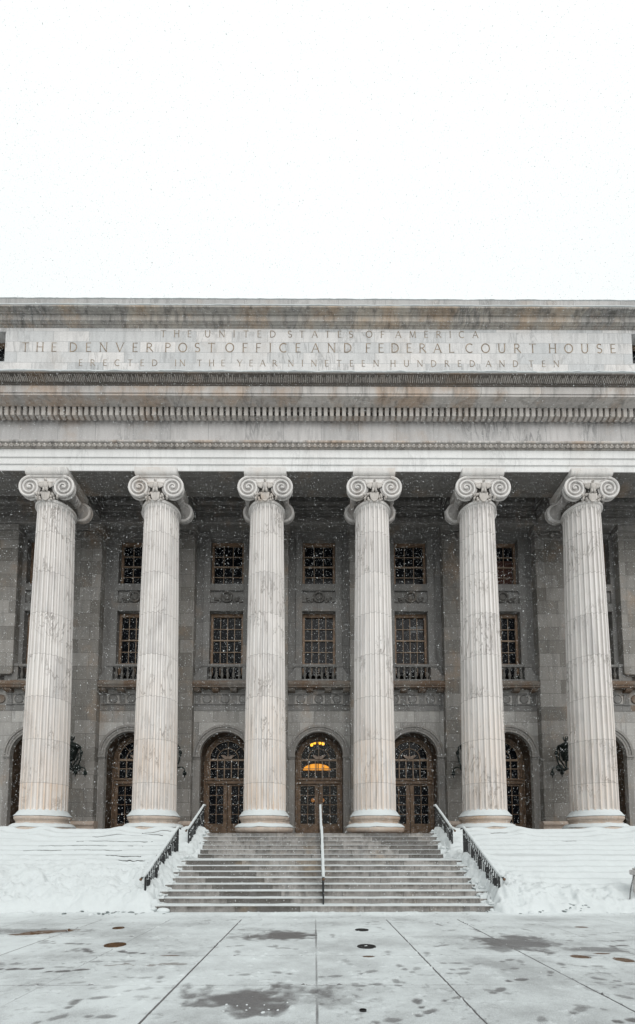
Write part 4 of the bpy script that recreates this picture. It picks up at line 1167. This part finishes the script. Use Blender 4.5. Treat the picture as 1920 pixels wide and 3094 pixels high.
# ridge of swept snow along the first step, grit and crumbs
rg_ = np.exp(-((Ya-10.82-.12*n1*2)/.22)**2)*(.5+1.4*np.maximum(0,n2+.1))*.06
z += rg_; bare -= rg_*3
cr = np.maximum(0,fbm(Xa*14,Ya*14,201,2)-.70)*.10*sst(.35,.6,fbm(Xa*.7,Ya*.7,205,2))
z += cr
v = np.stack([Xa,Ya,z],-1).reshape(-1,3); nx,ny = Xa.shape; idx = np.arange(nx*ny).reshape(nx,ny)
q = np.stack([idx[:-1,:-1],idx[1:,:-1],idx[1:,1:],idx[:-1,1:]],-1).reshape(-1,4)
me = bpy.data.meshes.new('plaza')
me.vertices.add(len(v)); me.vertices.foreach_set('co', v.ravel())
me.loops.add(q.size); me.loops.foreach_set('vertex_index', q.ravel().astype(np.int32))
me.polygons.add(len(q)); me.polygons.foreach_set('loop_start', np.arange(0,q.size,4,dtype=np.int32)); me.polygons.foreach_set('loop_total', np.full(len(q),4,dtype=np.int32))
me.update(); me.validate()
me.polygons.foreach_set('use_smooth',[True]*len(me.polygons))
for nm,ar in (('bare',bare),('rust',np.clip(rust,0,1))):
    at = me.attributes.new(nm,'FLOAT','POINT'); at.data.foreach_set('value', ar.reshape(-1).astype(np.float32))
me.materials.append(M['plaza'])
o = bpy.data.objects.new('plaza', me); COL.objects.link(o); tag(o,'paved plaza thinly covered with trodden snow','plaza',None,'structure')
mb = MB(); mb.add([(-400,-400,-.03),(400,-400,-.03),(400,400,-.03),(-400,400,-.03)],[(0,1,2,3)])
M['slush'] = simple('slushy_street', (.30,.30,.30), .7, 0, .3, .3, 2)
o = mb.build('ground', M['slush']); tag(o,'flat slushy ground reaching the horizon','ground',None,'structure')

# crumbs of kicked-up snow
for cx,cy,k,lab in ((-.88,4.70,13,'white snow crumbs scattered on the dark bare patch of paving'),):
    mb = MB(); rr = random.Random(4)
    for i in range(k):
        s = rr.uniform(.006,.017); mb.ell((cx+rr.gauss(0,.2),cy+rr.gauss(0,.1),s*.4),(s*rr.uniform(1,1.7),s,s*.7),7,5,Matrix.Rotation(rr.uniform(0,3),3,'Z'))
    o = mb.build('snow_crumbs', M['snow'], None, smooth=True); tag(o,lab,'snow',None,'stuff')

def cover(x, y, r, label, cat, mat, grate):
    m = MB(); m.lathe([(.01,.008),(r*.86,.008),(r*.88,.012),(r*.9,.02),(r,.021),(r*1.02,.0)],36,x,y,cap=False)
    m.lathe([(.0001,.010),(r*.85,.010)],36,x,y,cap=False)
    e = empty('drain_cover' if grate else 'ground_cover', (x,y,.01), label, cat, 'round covers set in the paving')
    m.build('rim', mat, e)
    m = MB()
    for i in range(-4,5):
        w = math.sqrt(max(0,(r*.84)**2-(i*r*.19)**2))
        if w > .02: m.box(x-w,x+w,y+i*r*.19-.006,y+i*r*.19+.006,.0105,.019)
    m.build('grille' if grate else 'lid_ribs', mat, e)
cover(.72,8.82,.13,'small dark round drain grate nearer the stairs','drain cover',M['grate'],True)
cover(.645,7.40,.15,'larger dark round drain grate in the slab right of the middle joint','drain cover',M['grate'],True)
cover(.283,4.58,.035,'tiny dark round hole cover nearest the camera','drain cover',M['grate'],True)
cover(-4.10,9.05,.11,'small rust-brown round cover left of the stairs, farther from the camera','cover',M['rust'],False)
cover(-3.49,7.53,.17,'large rust-brown round cover on the left of the plaza','cover',M['rust'],False)

# bollard and chain at the right-hand edge
b = empty('bollard', (8.03,11.3,0), 'grey granite bollard at the right edge of the snow bank', 'bollard')
mb = MB(); mb.box(7.90,8.27,11.12,11.48,0,.90); mb.build('shaft', M['post'], b, bevel=.02)
mb = MB(); mb.box(7.865,8.305,11.07,11.53,.902,1.03); mb.box(7.91,8.26,11.11,11.49,1.03,1.08); mb.build('cap', M['post'], b, bevel=.02)
mb = MB(); mb.ell((8.085,11.3,1.09),(.20,.20,.07),16,8); mb.build('snow_cap', M['snow'], b, smooth=True)
mb = MB()
P0 = Vector((7.815,11.28,.91)); P1 = Vector((7.62,11.2,.22)); n = 19
for i in range(n):
    c = P0.lerp(P1,(i+.5)/n)+Vector((.03*math.sin(PI*i/n)*-1,0,0)); d = (P1-P0).normalized()
    s = Vector((0,1,0)) if i%2 else d.cross(Vector((0,1,0))).normalized()
    mb.tube([c+d*.026*math.cos(t)+s*.013*math.sin(t) for t in [2*PI*j/12 for j in range(13)]],.0045,5)
o = mb.build('chain', M['iron'], None, smooth=True); tag(o,'thin iron chain hanging from the granite bollard into the snow','chain')

# ------------------------------------------------------------------ falling snow
NFL = 340000
P = np.empty((NFL,3)); P[:,0] = rng.uniform(-13,13,NFL); P[:,1] = rng.uniform(2.2,16.3,NFL); P[:,2] = rng.uniform(.2,24,NFL)
rad = np.clip(rng.lognormal(math.log(.0033),.48,NFL),.0015,.011)
rad *= np.clip(P[:,1]/9,.45,1.15)
octv = np.array([(1,0,0),(-1,0,0),(0,1,0),(0,-1,0),(0,0,1),(0,0,-1)],float)
octf = np.array([(0,2,4),(2,1,4),(1,3,4),(3,0,4),(2,0,5),(1,2,5),(3,1,5),(0,3,5)])
V = (P[:,None,:]+octv[None]*rad[:,None,None]*rng.uniform(.7,1.25,(NFL,6,1))*np.array([1,1,1.25])).reshape(-1,3)
F = (octf[None]+6*np.arange(NFL)[:,None,None]).reshape(-1,3)
me = bpy.data.meshes.new('falling_snow')
me.vertices.add(len(V)); me.vertices.foreach_set('co', V.ravel())
me.loops.add(F.size); me.loops.foreach_set('vertex_index', F.ravel().astype(np.int32))
me.polygons.add(len(F)); me.polygons.foreach_set('loop_start', np.arange(0,F.size,3,dtype=np.int32)); me.polygons.foreach_set('loop_total', np.full(len(F),3,dtype=np.int32))
me.update()
fm, nt, p = nodes('snowflake'); p.inputs['Base Color'].default_value = (.9,.92,.92,1); p.inputs['Roughness'].default_value = 1; p.inputs['Specular IOR Level'].default_value = 0
tr = nt.nodes.new('ShaderNodeBsdfTransparent'); tl = nt.nodes.new('ShaderNodeBsdfTranslucent'); tl.inputs[0].default_value = (.92,.94,.94,1)
m1 = nt.nodes.new('ShaderNodeMixShader'); m2 = nt.nodes.new('ShaderNodeMixShader'); m1.inputs[0].default_value = .4; m2.inputs[0].default_value = .3
nt.links.new(p.outputs[0], m1.inputs[1]); nt.links.new(tl.outputs[0], m1.inputs[2]); nt.links.new(m1.outputs[0], m2.inputs[1]); nt.links.new(tr.outputs[0], m2.inputs[2])
nt.links.new(m2.outputs[0], [x for x in nt.nodes if x.type == 'OUTPUT_MATERIAL'][0].inputs[0])
me.materials.append(fm)
o = bpy.data.objects.new('falling_snow', me); COL.objects.link(o); tag(o,'snowflakes drifting down in front of the building','snowfall',None,'stuff')

# ------------------------------------------------------------------ light
W = bpy.data.worlds.new('World'); SC.world = W; W.use_nodes = True; nt = W.node_tree; nt.nodes.clear()
n = N(nt)
out = nt.nodes.new('ShaderNodeOutputWorld'); bg = nt.nodes.new('ShaderNodeBackground')
sky = nt.nodes.new('ShaderNodeTexSky'); sky.sky_type = 'NISHITA'; sky.sun_disc = False
SUN_EL, SUN_AZ = R(40), R(158)
sky.sun_elevation = SUN_EL; sky.sun_rotation = SUN_AZ; sky.dust_density = 6; sky.air_density = 1
# overcast: the cloud deck scatters the blue sky to an even white, a little brighter overhead
geo = nt.nodes.new('ShaderNodeTexCoord'); z = n.sep(geo.outputs['Generated'])[2]
deck = n.ramp(z, -.05, 1., 7.6, 10.5)
cv_ = n.comb(n.math('MULTIPLY', deck, .945), n.math('MULTIPLY', deck, .985), n.math('MULTIPLY', deck, .98))
col = n.mix(.93, sky.outputs[0], cv_)
nt.links.new(col, bg.inputs[0]); bg.inputs[1].default_value = .11
nt.links.new(bg.outputs[0], out.inputs[0])
sd = bpy.data.lights.new('sun','SUN'); sd.energy = 1.5; sd.angle = R(60); sd.color = (1,.985,.97)
so = bpy.data.objects.new('sun', sd); COL.objects.link(so)
# sun behind the camera, high and a little to the right
dirv = Vector((math.sin(SUN_AZ)*math.cos(SUN_EL), math.cos(SUN_AZ)*math.cos(SUN_EL), math.sin(SUN_EL)))
so.rotation_euler = (-dirv).to_track_quat('-Z','Y').to_euler(); so.location = (0,0,40)

# ------------------------------------------------------------------ camera
cd = bpy.data.cameras.new('camera'); cam = bpy.data.objects.new('camera', cd); COL.objects.link(cam)
cam.location = (-.2,0,1.65); cam.rotation_euler = (R(90+4.09),0,-.0033)
cd.sensor_fit = 'HORIZONTAL'; cd.sensor_width = 36; cd.lens = 1353/1920*36
cd.shift_x = (960-955.5)/1920; cd.shift_y = (2458.3-1547)/1920
cd.clip_start = .05; cd.clip_end = 2000
SC.camera = cam
SC.view_settings.view_transform = 'Standard'; SC.view_settings.look = 'None'; SC.view_settings.exposure = 0; SC.view_settings.gamma = 1
SC.cycles.max_bounces = 6; SC.cycles.diffuse_bounces = 4; SC.cycles.transparent_max_bounces = 8
